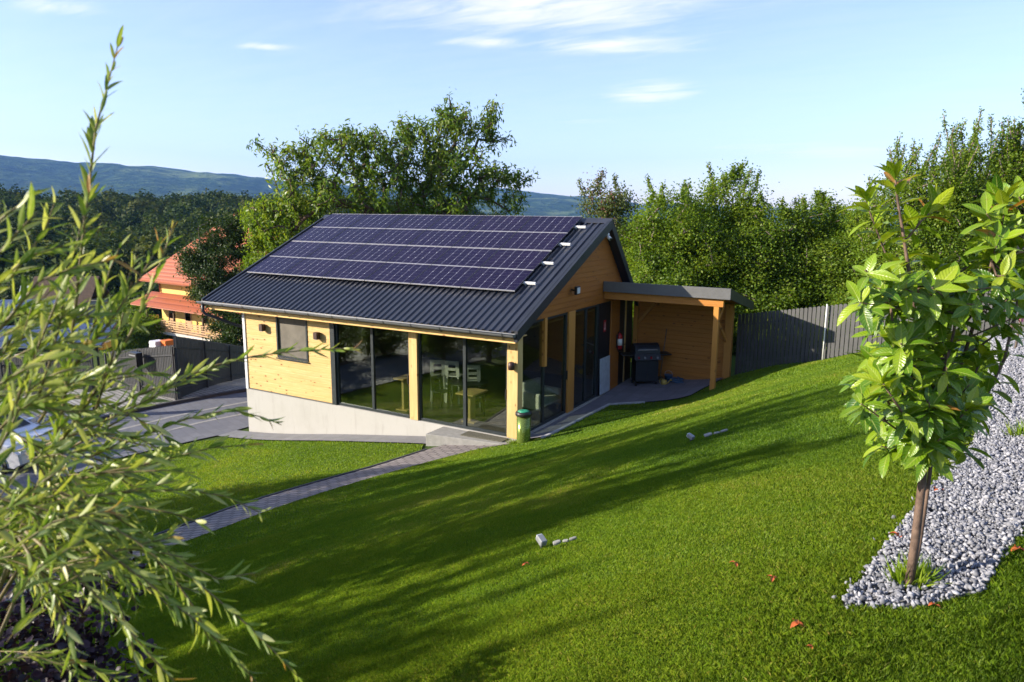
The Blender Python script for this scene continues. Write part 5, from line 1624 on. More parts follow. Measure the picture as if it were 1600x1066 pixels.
TOPX = [-900, -500, -200, 0, 60, 120, 180, 240, 300, 360, 420, 520, 640, 760, 830, 900, 960, 1040, 1200, 1500, 2200]
TOPY = [250, 246, 250, 251, 254, 258, 257, 258, 267, 273, 284, 292, 298, 301, 304, 309, 318, 326, 330, 332, 332]
na, nr = 520, 44
pxs = np.linspace(-900, 2200, na); rs = np.linspace(1700, 6200, nr)
VV = np.zeros((nr, na, 3))
ptop = np.interp(pxs, TOPX, TOPY)
for j, px in enumerate(pxs):
    e = at(px, ptop[j], 1.0) - CAM; hdir = e[:2] / np.linalg.norm(e[:2]); sl = e[2] / np.linalg.norm(e[:2])
    Ht = max(10, CAM[2] + sl * 4300)
    for i, r in enumerate(rs):
        x, y = CAM[0] + hdir[0] * r, CAM[1] + hdir[1] * r
        t = (r - 1700) / (4300 - 1700)
        prof_ = sstep(0, 1, min(t, 1)) if t < 1 else 1 - 0.5 * sstep(1, 1.8, t)
        nz = noise.fractal(Vector((x * .0011, y * .0011, 3.1)), 1.0, 2.1, 5)
        nz2 = noise.fractal(Vector((x * .008, y * .008, 1.7)), 1.0, 2.0, 3)
        z = -45 + (Ht + 45) * float(prof_) + (nz * 70 * float(prof_) * (1 - 0.85 * float(np.exp(-((t - 1) / .12) ** 2)))) + nz2 * 5
        VV[i, j] = (x, y, z)
idx = np.arange(nr * na).reshape(nr, na)
FH = np.stack([idx[:-1, :-1], idx[:-1, 1:], idx[1:, 1:], idx[1:, :-1]], -1).reshape(-1, 4)
hl = npmesh("hills", VV.reshape(-1, 3), FH, hills_mat(), smooth=True)
tag(hl, kind="structure")

# ------------------------------------------------------------------ gravel strip
GRAV = [(8.22, -11.66), (8.36, -10.9), (8.54, -9.8), (8.76, -8.8), (8.95, -6.7), (9.02, -5.2), (9.15, -3), (9.3, 0), (9.4, 3), (9.8, 5.4), (10.9, 5.2), (10.5, 2), (10.3, -2), (10.0, -6),
        (9.5, -9), (9.02, -10.3), (8.82, -10.95), (8.72, -11.42), (8.5, -11.62)]
sheet("gravel_bed", GRAV, 0.25, 0.004, simple("gravel dust", (0.16, 0.16, 0.165), 0.95, 0, 0.1, .3, 30, .4))
t_ = (1 + 5 ** .5) / 2
ico = unit(np.array([(-1, t_, 0), (1, t_, 0), (-1, -t_, 0), (1, -t_, 0), (0, -1, t_), (0, 1, t_), (0, -1, -t_), (0, 1, -t_), (t_, 0, -1), (t_, 0, 1), (-t_, 0, -1), (-t_, 0, 1)], float))
icf = np.array([(0, 11, 5), (0, 5, 1), (0, 1, 7), (0, 7, 10), (0, 10, 11), (1, 5, 9), (5, 11, 4), (11, 10, 2), (10, 7, 6), (7, 1, 8), (3, 9, 4), (3, 4, 2), (3, 2, 6), (3, 6, 8), (3, 8, 9), (4, 9, 5), (2, 4, 11), (6, 2, 10), (8, 6, 7), (9, 8, 1)])
rng = np.random.default_rng(9)


def scatter(poly, dens, ylo, yhi):
    xs = [p[0] for p in poly]; x0, x1 = min(xs), max(xs)
    n = int(dens * (x1 - x0) * (yhi - ylo))
    x = rng.uniform(x0, x1, n); y = rng.uniform(ylo, yhi, n)
    k = inside(poly, x, y); return x[k], y[k]


SX, SY, SS = [], [], []
for (ylo, yhi, dens, s0, s1) in ((-11.8, -8, 6500, .006, .019), (-8, -3, 3400, .009, .022), (-3, 5.5, 1200, .014, .030)):
    x, y = scatter(GRAV, dens, ylo, yhi); SX.append(x); SY.append(y); SS.append(s0 + (s1 - s0) * rng.beta(1.6, 2.2, len(x)))
SX, SY, SS = map(np.concatenate, (SX, SY, SS)); n = len(SX)
st_ = rng.random(n) < .10                     # some stones strayed into the grass
SX = SX + np.where(st_, rng.normal(0, .03, n), 0); SY = SY + np.where(st_, rng.normal(0, .03, n), 0)
q = unit(rng.normal(size=(n, 4))); w_, a_, b_, c_ = q.T
R = np.stack([np.stack([1 - 2 * (b_ * b_ + c_ * c_), 2 * (a_ * b_ - w_ * c_), 2 * (a_ * c_ + w_ * b_)], -1),
              np.stack([2 * (a_ * b_ + w_ * c_), 1 - 2 * (a_ * a_ + c_ * c_), 2 * (b_ * c_ - w_ * a_)], -1),
              np.stack([2 * (a_ * c_ - w_ * b_), 2 * (b_ * c_ + w_ * a_), 1 - 2 * (a_ * a_ + b_ * b_)], -1)], -2)
loc = ico[None] * (1 + rng.uniform(-.48, .40, (n, 12, 1))) * np.stack([np.ones(n), rng.uniform(.5, 1, n), rng.uniform(.32, .7, n)], -1)[:, None] * SS[:, None, None]
V = np.einsum("nij,nkj->nki", R, loc) + np.stack([SX, SY, zter(SX, SY) + .008 + rng.uniform(0, .026, n)], -1)[:, None]
F = (np.arange(n)[:, None, None] * 12 + icf[None]).reshape(-1, 3)
g = G("gravel stone"); a = g.n("Attribute"); a.attribute_name = "tint"; v = g.coord()
f = g.noise(v, 70, 4, .6)
col = g.ramp(a.outputs["Fac"], [(0, (0.09, 0.095, 0.11)), (0.5, (0.235, 0.24, 0.265)), (1, (0.45, 0.45, 0.48))])
col = g.mix(g.rng(f, .3, .7, 0, .5), col, g.mix(1.0, col, (.55, .55, .6), "MULTIPLY"))
gm = g.done(g.bsdf(col, 0.75, 0, 0.3, bump=f, bstr=.3, bdist=.003))
go = npmesh("gravel", V.reshape(-1, 3), F, gm, tint=np.repeat(rng.beta(2, 2, n), 20))
tag(go, "grey crushed stone strip along the right of the lawn", "gravel", kind="stuff")

# ------------------------------------------------------------------ turf
rng = np.random.default_rng(3)


def blades(poly, excl, zones, ymin=-19, ymax=8, hs=1.0):
    xs = [p[0] for p in poly]; ys = [p[1] for p in poly]
    X, Y, Wd, Hh, S3 = [], [], [], [], []
    for (d0, d1, dens, w, h) in zones:
        n = int(dens * (max(xs) - min(xs)) * (max(ys) - min(ys)))
        for _ in range(0, n, 400000):
            m_ = min(400000, n - _)
            x = rng.uniform(min(xs), max(xs), m_); y = rng.uniform(min(ys), max(ys), m_)
            dx, dy = x - CAM[0], y - CAM[1]; d = np.hypot(dx, dy)
            fwd = dx * _f0[0] + dy * _f0[1]; rgt = dx * RT[0] + dy * RT[1]
            k = (d >= d0) & (d < d1) & (fwd > 0.7) & (np.abs(rgt) < fwd * .84 + 1.0)
            x, y = x[k], y[k]
            k = inside(poly, x, y)
            for e in excl: k &= ~inside(e, x, y)
            x, y = x[k], y[k]
            X.append(x); Y.append(y); Wd.append(np.full(len(x), w)); Hh.append(np.full(len(x), h * hs))
    X, Y, Wd, Hh = map(np.concatenate, (X, Y, Wd, Hh))
    return X, Y, Wd, Hh


ZON = [(0, 3.6, 62000, .0016, .024), (3.6, 6.5, 28000, .0025, .023), (6.5, 10, 10000, .0046, .025), (10, 16, 3000, .0085, .033), (16, 30, 1300, .014, .036)]
HOUSEP = [(-9.8, -0.05), (0.6, -0.05), (0.6, 4.3), (1.5, 4.75), (2.7, 5.2), (3.1, 7.6), (-9.8, 7.6)]
parts = [blades(LAWN_R, [GRAV, HOUSEP], ZON), blades(LAWN_L, [HOUSEP], ZON)]
X, Y, Wd, Hh = (np.concatenate(z) for z in zip(*parts))
n = len(X)
Z = zter(X, Y)
# mowing and growth: clumps, slightly longer near the gravel edge
clump = np.array([noise.noise(Vector((x * 1.3, y * 1.3, 0))) for x, y in zip(X, Y)])
fine = np.array([noise.noise(Vector((x * 6, y * 6, 5.0))) for x, y in zip(X, Y)])
edge = np.exp(-((X - np.interp(Y, [-11.7, -9.8, -6.7, -3, 5], [8.2, 8.5, 8.95, 9.15, 9.7])) / .35) ** 2)
bank = X > np.interp(Y, [-11.7, -11, -10.3, -9, -6], [8.7, 8.8, 9.0, 9.45, 9.95])
Hh = Hh * rng.uniform(.55, 1.15, n) * (1 + .15 * clump + .15 * fine) * (1 + .5 * edge + .7 * bank)
az_ = rng.uniform(0, 2 * np.pi, n); lean = rng.uniform(.15, .75, n)
dirv = np.stack([np.cos(az_), np.sin(az_), np.zeros(n)], -1); side = np.stack([-np.sin(az_ + rng.normal(0, .6, n)), np.cos(az_), np.zeros(n)], -1)
base = np.stack([X, Y, Z - .004], -1)
mid = base + dirv * (Hh * lean * .35)[:, None] + np.array([0, 0, 1]) * (Hh * .6)[:, None]
tip = base + dirv * (Hh * lean)[:, None] + np.array([0, 0, 1]) * (Hh * (1 - .25 * lean))[:, None]
w2 = (Wd * rng.uniform(.7, 1.2, n) / 2)[:, None]
V = np.stack([base - side * w2, base + side * w2, mid + side * w2 * .8, tip, mid - side * w2 * .8], 1).reshape(-1, 3)
F = np.arange(n * 5).reshape(-1, 5)
big = np.array([noise.noise(Vector((x * .35, y * .35, 9.0))) for x, y in zip(X, Y)])
dry = np.array([max(0.0, noise.noise(Vector((x * .8 + 4, y * .8, 2.0))) - .28) for x, y in zip(X, Y)])
tint = np.clip(.42 + .17 * rng.normal(size=n) + .16 * clump + .12 * fine + .36 * big + 1.3 * dry * rng.uniform(.3, 1, n), 0, 1)
GRASS = leaf_mat("lawn grass", [(0, (0.075, 0.165, 0.010)), (0.45, (0.175, 0.285, 0.016)), (0.8, (0.265, 0.335, 0.026)), (1, (0.40, 0.35, 0.10))], 0.48, 0.5, 0.3)
gr_ = npmesh("grass", V, F, GRASS, tint=tint)
tag(gr_, "mown green lawn sloping down to the cabin", "grass", kind="stuff")

# grass tuft against the post and bin
rngt = np.random.default_rng(17)
def tuft(c, n_, rad_, h, label):
    a = rngt.uniform(0, 6.28, n_); r = rngt.uniform(0, rad_, n_)
    x = c[0] + r * np.cos(a); y = c[1] + r * np.sin(a); P = np.stack([x, y, zter(x, y)], -1)
    D = np.stack([np.cos(a) * .5, np.sin(a) * .5, np.ones(n_)], -1) + rngt.normal(0, .25, (n_, 3))
    V, F, k = leaf_grid(P, D, rngt.normal(size=(n_, 3)), h * rngt.uniform(.5, 1.1, n_), np.full(n_, .010), ([0, .3, 1], [.8, 1, .02]), .1, .3, 4)
    o = npmesh("grass_tuft", V - np.array([c[0], c[1], z1(*c)]), F, GRASS, tint=np.repeat(rngt.uniform(.2, .8, n_), k)); o.location = (c[0], c[1], z1(*c))
    tag(o, label, "grass tuft", "grass tufts")
tuft((0.06, -0.32), 90, .12, .16, "tuft of longer grass between the corner post and the bin")
tuft((8.47, -11.40), 160, .07, .13, "tuft of grass at the foot of the laurel trunk")
q = ground(1597, 686); tuft((q[0], q[1]), 70, .08, .15, "tuft of grass growing in the gravel at the right edge")

# ------------------------------------------------------------------ laurel in the gravel
rng = np.random.default_rng(23)
LB = ground(1418, 928)
LFW = float(np.dot(LB - CAM, FW))
lau = thing("cherry_laurel", LB, "young cherry laurel with glossy bright leaves standing in the gravel", "small tree")
lp = lambda px, py, df=0.0: at(px, py, LFW + df)
STEMS = [([(1418, 930, 0), (1430, 845, 0), (1440, 760, 0), (1446, 690, .02), (1444, 620, .02), (1436, 540, .0), (1424, 450, -.02), (1412, 370, -.03), (1402, 310, -.03), (1399, 280, -.03)], [.018, .017, .016, .014, .011, .009, .008, .006, .005, .003]),
         ([(1421, 925, .03), (1437, 850, .06), (1449, 770, .07), (1459, 690, .08), (1482, 620, .12), (1505, 560, .12), (1530, 480, .08), (1550, 410, .05), (1566, 350, .03), (1572, 310, .02)], [.0085, .008, .008, .008, .0078, .0075, .007, .006, .004, .003]),
         ([(1440, 700, .02), (1415, 640, -.1), (1400, 580, -.18), (1394, 500, -.2), (1388, 440, -.2)], [.009, .008, .006, .005, .003]),
         ([(1444, 640, .02), (1475, 580, -.1), (1490, 520, -.14), (1497, 460, -.15)], [.008, .006, .005, .003]),
         ([(1462, 680, .08), (1530, 640, .2), (1570, 560, .25), (1590, 470, .25), (1602, 400, .25), (1612, 340, .25)], [.009, .008, .007, .006, .004, .003]),
         ([(1440, 680, .02), (1400, 650, .15), (1372, 600, .22), (1362, 560, .24)], [.007, .006, .004, .003]),
         ([(1446, 690, .02), (1420, 660, -.25), (1400, 630, -.32), (1380, 600, -.35)], [.007, .005, .004, .003]),
         ([(1436, 540, 0), (1455, 480, .08), (1462, 420, .1)], [.006, .004, .003]),
         ([(1424, 450, -.02), (1385, 400, .05), (1362, 340, .06), (1352, 312, .06)], [.006, .004, .003, .002]),
         ([(1412, 380, -.03), (1440, 345, 0), (1462, 325, .02)], [.005, .004, .003]),
         ([(1482, 620, .12), (1515, 600, .0), (1535, 560, -.05)], [.007, .005, .003]),
         ([(1446, 700, .02), (1480, 680, -.2), (1510, 640, -.28)], [.007, .005, .003]),
         ([(1505, 560, .12), (1560, 520, .1), (1600, 490, .1)], [.006, .004, .003])]
tb = MB(); LP, LD, LN_, LLn, LT = [], [], [], [], []
for si, (pts, rr) in enumerate(STEMS):
    w3 = np.array([lp(*p) for p in pts])
    w3[0] = w3[0] if si else LB - np.array([0, 0, .03])
    tb.tube(list(w3), list(np.array(rr)), 8)
    seg = np.linalg.norm(np.diff(w3, axis=0), axis=1); cum = np.r_[0, np.cumsum(seg)]
    s0 = 0.50 if si < 2 else 0.06
    s = s0; k = 0
    while s < cum[-1] + .001:
        p = np.array([np.interp(s, cum, w3[:, c]) for c in range(3)])
        i = min(np.searchsorted(cum, s, "right") - 1, len(seg) - 1); ax = (w3[i + 1] - w3[i]) / seg[i]
        a = k * 2.4 + rng.normal(0, .3); near_tip = s > cum[-1] - .09
        ref = np.array([1.0, 0, 0]) if abs(ax[0]) < .8 else np.array([0, 1.0, 0]); u_ = unit(np.cross(ax, ref)); v_ = np.cross(ax, u_)
        out = math.cos(a) * u_ + math.sin(a) * v_
        D = out + ax * (rng.uniform(.7, 1.5) if near_tip else rng.uniform(.0, .6)) + np.array([0, 0, rng.normal(-.05, .25)])
        LP.append(p); LD.append(D); LN_.append(ax + np.array([0, 0, .8]) + rng.normal(0, .3, 3))
        LLn.append(rng.uniform(.085, .138)); LT.append((.55 if near_tip else .45) + rng.normal(0, .18) + .25 * (p[2] - LB[2] > 1.2))
        k += 1; s += .012 if near_tip else (.019 if si > 1 else .026)
    for _ in range(5):   # terminal rosette
        a = rng.uniform(0, 6.28); out = math.cos(a) * u_ + math.sin(a) * v_
        LP.append(w3[-1]); LD.append(out * .7 + ax); LN_.append(ax * .4 - out + rng.normal(0, .2, 3)); LLn.append(rng.uniform(.07, .11)); LT.append(.75 + rng.normal(0, .12))
# short side twigs fill the lower crown
for _ in range(112):
    c = lp(rng.uniform(1342, 1580), rng.uniform(410, 700) if _ > 20 else rng.uniform(620, 700), rng.uniform(-.35, .3))
    q_ = np.dot(c - CAM, cR) / np.dot(c - CAM, FW) * FPX + 800; qy_ = 533 - np.dot(c - CAM, cU) / np.dot(c - CAM, FW) * FPX
    if q_ > 1535 and qy_ > 500: continue
    st_, rr = STEMS[rng.integers(0, 2)]
    w3 = np.array([lp(*p) for p in st_]); w3 = w3[3:8]; j = int(np.argmin(np.linalg.norm(w3 - c, axis=1) + .3 * np.maximum(0, w3[:, 2] - c[2])))
    a0 = w3[j]; mid_ = (a0 + c) / 2 + np.array([0, 0, -.03]); tb.tube([a0, mid_, c], [.005, .004, .0025], 6)
    ax = unit((c - mid_)[None])[0] + np.array([0, 0, .5]); ax = ax / np.linalg.norm(ax)
    ref = np.array([1.0, 0, 0]); u_ = unit(np.cross(ax, ref)); v_ = np.cross(ax, u_)
    for k in range(rng.integers(6, 10)):
        a = k * 2.4 + rng.normal(0, .3); out = math.cos(a) * u_ + math.sin(a) * v_
        LP.append(c - ax * rng.uniform(0, .07)); LD.append(out + ax * rng.uniform(.0, .7) + np.array([0, 0, rng.normal(-.15, .2)])); LN_.append(ax + np.array([0, 0, .8]) + rng.normal(0, .3, 3))
        LLn.append(rng.uniform(.08, .132)); LT.append(.48 + rng.normal(0, .2))
for _ in range(36):
    c = lp(rng.uniform(1530, 1630), rng.uniform(290, 470), rng.uniform(-.1, .3))
    w3 = np.array([lp(*p) for p in STEMS[1][0][4:]] + [lp(*p) for p in STEMS[4][0][2:]]); j = int(np.argmin(np.linalg.norm(w3 - c, axis=1)))
    a0 = w3[j]; tb.tube([a0, (a0 + c) / 2 - np.array([0, 0, .02]), c], [.004, .003, .002], 6)
    ax = unit((c - a0)[None])[0] + np.array([0, 0, .8]); ax = ax / np.linalg.norm(ax); u_ = unit(np.cross(ax, np.array([1.0, 0, 0]))); v_ = np.cross(ax, u_)
    for k in range(rng.integers(4, 7)):
        a = k * 2.4 + rng.normal(0, .3); out = math.cos(a) * u_ + math.sin(a) * v_
        LP.append(c - ax * rng.uniform(0, .05)); LD.append(out + ax * rng.uniform(.2, 1.0)); LN_.append(ax + np.array([0, 0, .6]) + rng.normal(0, .3, 3)); LLn.append(rng.uniform(.08, .13)); LT.append(.6 + rng.normal(0, .18))
tb.build("trunk", M["bark_laurel"], lau)
g = G("laurel leaf"); a = g.n("Attribute"); a.attribute_name = "tint"; v = g.coord()
fn = g.noise(v, 35, 3); fn2 = g.noise(v, 9, 4)
al = g.n("Attribute"); al.attribute_name = "along"; ac = g.n("Attribute"); ac.attribute_name = "across"
aab = g.math("ABSOLUTE", ac.outputs["Fac"])
rib = g.rng(aab, 0.03, 0.13, 1, 0)
side = g.math("SINE", g.math("MULTIPLY", g.math("SUBTRACT", al.outputs["Fac"], g.math("MULTIPLY", aab, 0.16)), 62.0))
col = g.ramp(a.outputs["Fac"], [(0, (0.04, 0.115, 0.008)), (0.4, (0.12, 0.235, 0.010)), (0.75, (0.25, 0.36, 0.014)), (0.985, (0.38, 0.43, 0.025)), (1, (0.40, 0.18, 0.04))])
col = g.mix(g.rng(fn2, .35, .7, 0, .4), col, g.mix(1.0, col, (.62, .74, .7), "MULTIPLY"))
col = g.mix(g.rng(side, 0.75, 1.0, 0, .12), col, (0.40, 0.46, 0.08))
col = g.mix(g.math("MULTIPLY", rib, .5), col, (0.46, 0.50, 0.13))
col = g.mix(g.rng(fn, .66, .74, 0, .5), col, (0.20, 0.13, 0.03))
bb = g.bsdf(col, g.rng(fn, .3, .7, .22, .38), 0, 0.55, bump=g.math("ADD", g.math("MULTIPLY", side, .35), g.math("MULTIPLY", rib, -1.0)), bstr=.35, bdist=.004)
tr = g.n("BsdfTranslucent"); g.l(g.mix(1.0, col, (1.3, 1.15, .4), "MULTIPLY"), tr.inputs[0])
mx = g.n("MixShader"); mx.inputs[0].default_value = .34; g.l(bb, mx.inputs[1]); g.l(tr.outputs[0], mx.inputs[2])
LAUR = g.done(mx.outputs[0])
n = len(LP)
V, F, k = leaf_grid(np.array(LP), np.array(LD), np.array(LN_), np.array(LLn), np.array(LLn) * rng.uniform(.32, .43, n), ([0, .06, .12, .35, .6, .85, 1], [.06, .06, .3, .9, 1, .55, .02]), .16, rng.uniform(.05, .45, n), 8)
npmesh("foliage", V, F, LAUR, lau, tint=np.repeat(np.clip(LT, 0, 1), k), smooth=True, blade=8)

# a second young laurel farther up the strip, with a pink tag
q = ground(1586, 548)
l2 = thing("cherry_laurel", q, "small distant laurel farther up the gravel with a pink tag on its stem", "small tree")
b = MB(); b.tube([q, q + np.array([.02, 0, .45]), q + np.array([.0, .03, 1.1])], [.015, .012, .008], 7); b.build("trunk", M["bark_grey"], l2)
n = 260; hh = rng.uniform(.5, 1.55, n); a = rng.uniform(0, 6.28, n); r_ = rng.uniform(.02, .30, n) * np.sin(np.pi * (hh - .35) / 1.35)
P = q + np.stack([r_ * np.cos(a), r_ * np.sin(a), hh], -1)
V, F, k = leaf_grid(P, np.stack([np.cos(a), np.sin(a), rng.uniform(-.2, .9, n)], -1), np.tile([0, 0, 1.0], (n, 1)) + rng.normal(0, .3, (n, 3)), rng.uniform(.07, .12, n), rng.uniform(.03, .045, n), ([0, .1, .5, .85, 1], [.1, .3, 1, .5, .02]), .15, .3, 6)
npmesh("foliage", V, F, LAUR, l2, tint=np.repeat(rng.uniform(.3, .9, n), k), smooth=True, blade=6)
b = MB(); b.obox(q + np.array([.02, 0, .42]), RT, _f0, (0, 0, 1), .022, .004, .07); b.build("tag", M["pink"], l2)

# ------------------------------------------------------------------ willow in the left foreground
rng = np.random.default_rng(31)
WB = at(-160, 1500, 1.9); WB[2] = z1(WB[0], WB[1])
wil = thing("dappled_willow", WB, "dappled willow with narrow pale and green leaves filling the left foreground", "shrub")
SH = [([(40, 900, 1.5), (75, 760, 1.42), (98, 640, 1.38), (118, 480, 1.35), (134, 330, 1.32), (150, 200, 1.30), (170, 125, 1.30), (184, 72, 1.30)], 1.0),
      ([(20, 860, 1.5), (75, 720, 1.45), (150, 610, 1.42), (205, 520, 1.40), (240, 440, 1.40), (262, 380, 1.40), (272, 348, 1.40)], 1.0),
      ([(118, 560, 1.36), (160, 520, 1.36), (215, 440, 1.36), (255, 372, 1.36)], .9),
      ([(0, 700, 1.25), (40, 590, 1.25), (85, 480, 1.25), (120, 380, 1.25), (140, 300, 1.25)], 1.0),
      ([(-40, 560, 1.2), (20, 490, 1.2), (60, 440, 1.2), (110, 420, 1.2), (180, 405, 1.2)], .9),
      ([(-50, 420, 1.15), (0, 395, 1.15), (30, 360, 1.15), (60, 330, 1.15)], .9),
      ([(120, 660, 1.6), (200, 625, 1.62), (270, 595, 1.65), (340, 570, 1.67), (400, 556, 1.7), (470, 548, 1.72), (525, 545, 1.73), (563, 545, 1.73)], .75),
      ([(110, 700, 1.6), (190, 655, 1.62), (250, 615, 1.64), (310, 585, 1.66), (360, 565, 1.67)], .9),
      ([(100, 730, 1.6), (200, 690, 1.62), (290, 655, 1.65), (360, 640, 1.66), (410, 652, 1.68), (440, 664, 1.68)], .9),
      ([(60, 700, 1.5), (160, 660, 1.5), (240, 620, 1.5), (300, 580, 1.5)], .8),
      ([(80, 760, 1.5), (180, 735, 1.5), (270, 715, 1.5), (330, 700, 1.5), (390, 695, 1.52)], 1.0),
      ([(90, 780, 1.45), (190, 770, 1.45), (290, 765, 1.46), (350, 775, 1.46), (405, 800, 1.46)], 1.0),
      ([(70, 760, 1.35), (170, 800, 1.36), (250, 850, 1.37), (320, 920, 1.38), (385, 975, 1.38), (430, 1020, 1.38), (466, 1058, 1.38)], 1.0),
      ([(60, 800, 1.3), (150, 850, 1.3), (230, 910, 1.3), (300, 965, 1.3), (350, 1010, 1.3), (400, 1065, 1.3)], 1.0),
      ([(40, 830, 1.25), (120, 900, 1.25), (180, 960, 1.25), (240, 1030, 1.25), (290, 1085, 1.25)], .9),
      ([(30, 840, 1.25), (80, 920, 1.25), (110, 1000, 1.25), (130, 1090, 1.25)], .9),
      ([(90, 790, 1.4), (190, 830, 1.4), (270, 870, 1.4), (340, 905, 1.4), (400, 895, 1.4)], .9),
      ([(200, 830, 1.4), (270, 900, 1.4), (310, 960, 1.4), (330, 1010, 1.4)], .8),
      ([(60, 620, 1.3), (80, 560, 1.3), (95, 500, 1.3), (100, 440, 1.3)], .9),
      ([(150, 640, 1.4), (175, 560, 1.4), (190, 500, 1.4), (205, 440, 1.4)], .8),
      ([(-30, 760, 1.2), (10, 680, 1.2), (45, 610, 1.2), (60, 540, 1.2)], .9),
      ([(-40, 640, 1.15), (0, 600, 1.15), (50, 570, 1.15), (120, 550, 1.15)], .8)]
SH += [([(-60, 520, 1.2), (0, 440, 1.2), (45, 400, 1.2), (98, 385, 1.2)], .9), ([(-50, 390, 1.2), (5, 340, 1.2), (62, 296, 1.2)], .9), ([(-40, 470, 1.3), (20, 430, 1.3), (70, 360, 1.3), (85, 318, 1.3)], .9),
       ([(60, 660, 1.4), (110, 590, 1.4), (150, 500, 1.4), (172, 420, 1.4), (190, 380, 1.4)], .9), ([(100, 600, 1.4), (140, 540, 1.4), (185, 470, 1.4), (215, 400, 1.4)], .9), ([(-30, 700, 1.3), (30, 640, 1.3), (110, 600, 1.3), (175, 580, 1.3)], .9)]
for _ in range(72):
    x0, y0 = rng.uniform(-80, 140), rng.uniform(600, 900); f0_ = rng.uniform(1.25, 1.75)
    a = rng.uniform(-.6, .9); ln = rng.uniform(110, 230)
    p, d = [(x0, y0, f0_)], a
    for q in range(4):
        d += rng.normal(0.08, .15); p.append((p[-1][0] + math.cos(d) * ln / 4, p[-1][1] + math.sin(d) * ln / 4, f0_))
    if p[-1][0] < 330: SH.append((p, .8))
for _ in range(26):
    x0, y0 = rng.uniform(-60, 60), rng.uniform(520, 680); f0_ = rng.uniform(1.25, 1.6); a = rng.uniform(-1.3, -.2); ln = rng.uniform(90, 170)
    SH.append(([(x0, y0, f0_), (x0 + math.cos(a) * ln / 2, y0 + math.sin(a) * ln / 2, f0_), (x0 + math.cos(a + .25) * ln, y0 + math.sin(a + .25) * ln, f0_)], .9))
for _ in range(46):                             # the bush goes on beyond the left edge
    x0, y0 = rng.uniform(-420, -150), rng.uniform(420, 950); f0_ = rng.uniform(1.3, 1.9); a = rng.uniform(-1.9, -.6); ln = rng.uniform(120, 230)
    x1 = min(-60, x0 + math.cos(a + .2) * ln)
    SH.append(([(x0, y0, f0_), ((x0 + x1) / 2, y0 + math.sin(a) * ln / 2, f0_), (x1, y0 + math.sin(a + .2) * ln, f0_)], .8))
for _ in range(16):
    x0, y0 = rng.uniform(-60, 40), rng.uniform(780, 1080); f0_ = rng.uniform(1.2, 1.6); a = rng.uniform(-1.1, .4); ln = rng.uniform(100, 200)
    SH.append(([(x0, y0, f0_), (x0 + math.cos(a) * ln / 2, y0 + math.sin(a) * ln / 2, f0_), (x0 + math.cos(a + .2) * ln, y0 + math.sin(a + .2) * ln, f0_)], .8))
tb = MB(); WP, WD, WN, WL, WT = [], [], [], [], []
for si, (pts, dens) in enumerate(SH):
    w3 = np.array([at(*p) for p in pts])
    r0 = .0042 if si < 2 else .0028
    rr_ = np.linspace(r0, .0010, len(w3))
    if si > 27: rr_[0] = .0008; rr_[1] = min(rr_[1], .0016)
    tb.tube(list(w3), list(rr_), 6)
    seg = np.linalg.norm(np.diff(w3, axis=0), axis=1); cum = np.r_[0, np.cumsum(seg)]
    s, k = cum[-1] * .08, 0
    while s < cum[-1]:
        p = np.array([np.interp(s, cum, w3[:, c]) for c in range(3)])
        i = min(np.searchsorted(cum, s, "right") - 1, len(seg) - 1); ax = (w3[i + 1] - w3[i]) / seg[i]
        ref = np.array([0, 0, 1.0]) if abs(ax[2]) < .85 else RT; u_ = unit(np.cross(ax, ref)); v_ = np.cross(ax, u_)
        tipf = s / cum[-1]
        for sd_ in (0, math.pi):
            a = k * 1.57 + sd_ + rng.normal(0, .4); out = math.cos(a) * u_ + math.sin(a) * v_
            WP.append(p); WD.append(ax * rng.uniform(.9, 1.8) + out * rng.uniform(.4, .8) + rng.normal(0, .12, 3)); WN.append(np.cross(out, ax) * rng.normal(0, .5) + ax * .5 - out + np.array([0, 0, .5]) + rng.normal(0, .3, 3))
            WL.append(rng.choice([rng.uniform(.022, .036), rng.uniform(.036, .064)], p=[.3, .7]) * (1 if tipf < .85 else .8))
            if tipf > .9 and rng.random() < (.45 if si < 7 else .12): tt = rng.uniform(.86, 1.0)
            else: tt = min(.83, max(0, rng.beta(1.9, 1.8) * .85))
            WT.append(tt)
        k += 1; s += rng.uniform(.014, .025) / dens
for (px, py) in ((40, 900), (20, 860), (60, 800), (90, 790)):   # stems down to the ground
    tb.tube([at(px, py, 1.45), at(px * .3 - 60, py + 200, 1.65), WB + np.array([rng.normal(0, .05), rng.normal(0, .05), 0])], [.003, .005, .010], 6)
tb.build("stem", simple("willow twig", (0.15, 0.115, 0.04), .6, 0, .4, .3, 30), wil)
WLF = blade_mat("willow leaf", [(0, (0.06, 0.14, 0.022)), (0.35, (0.17, 0.26, 0.035)), (0.6, (0.34, 0.39, 0.08)), (0.80, (0.52, 0.53, 0.24)), (0.86, (0.36, 0.30, 0.05)), (1, (0.40, 0.15, 0.04))], 0.42, 0.42, 0.45)
n = len(WP)
V, F, k = leaf_grid(np.array(WP), np.array(WD), np.array(WN), np.array(WL), np.array(WL) * rng.uniform(.155, .235, n), ([0, .05, .15, .45, .8, 1], [.1, .2, .7, 1, .6, .02]), .18, rng.uniform(-.1, .35, n), 6)
npmesh("foliage", V, F, WLF, wil, tint=np.repeat(np.array(WT), k), smooth=True, blade=6)

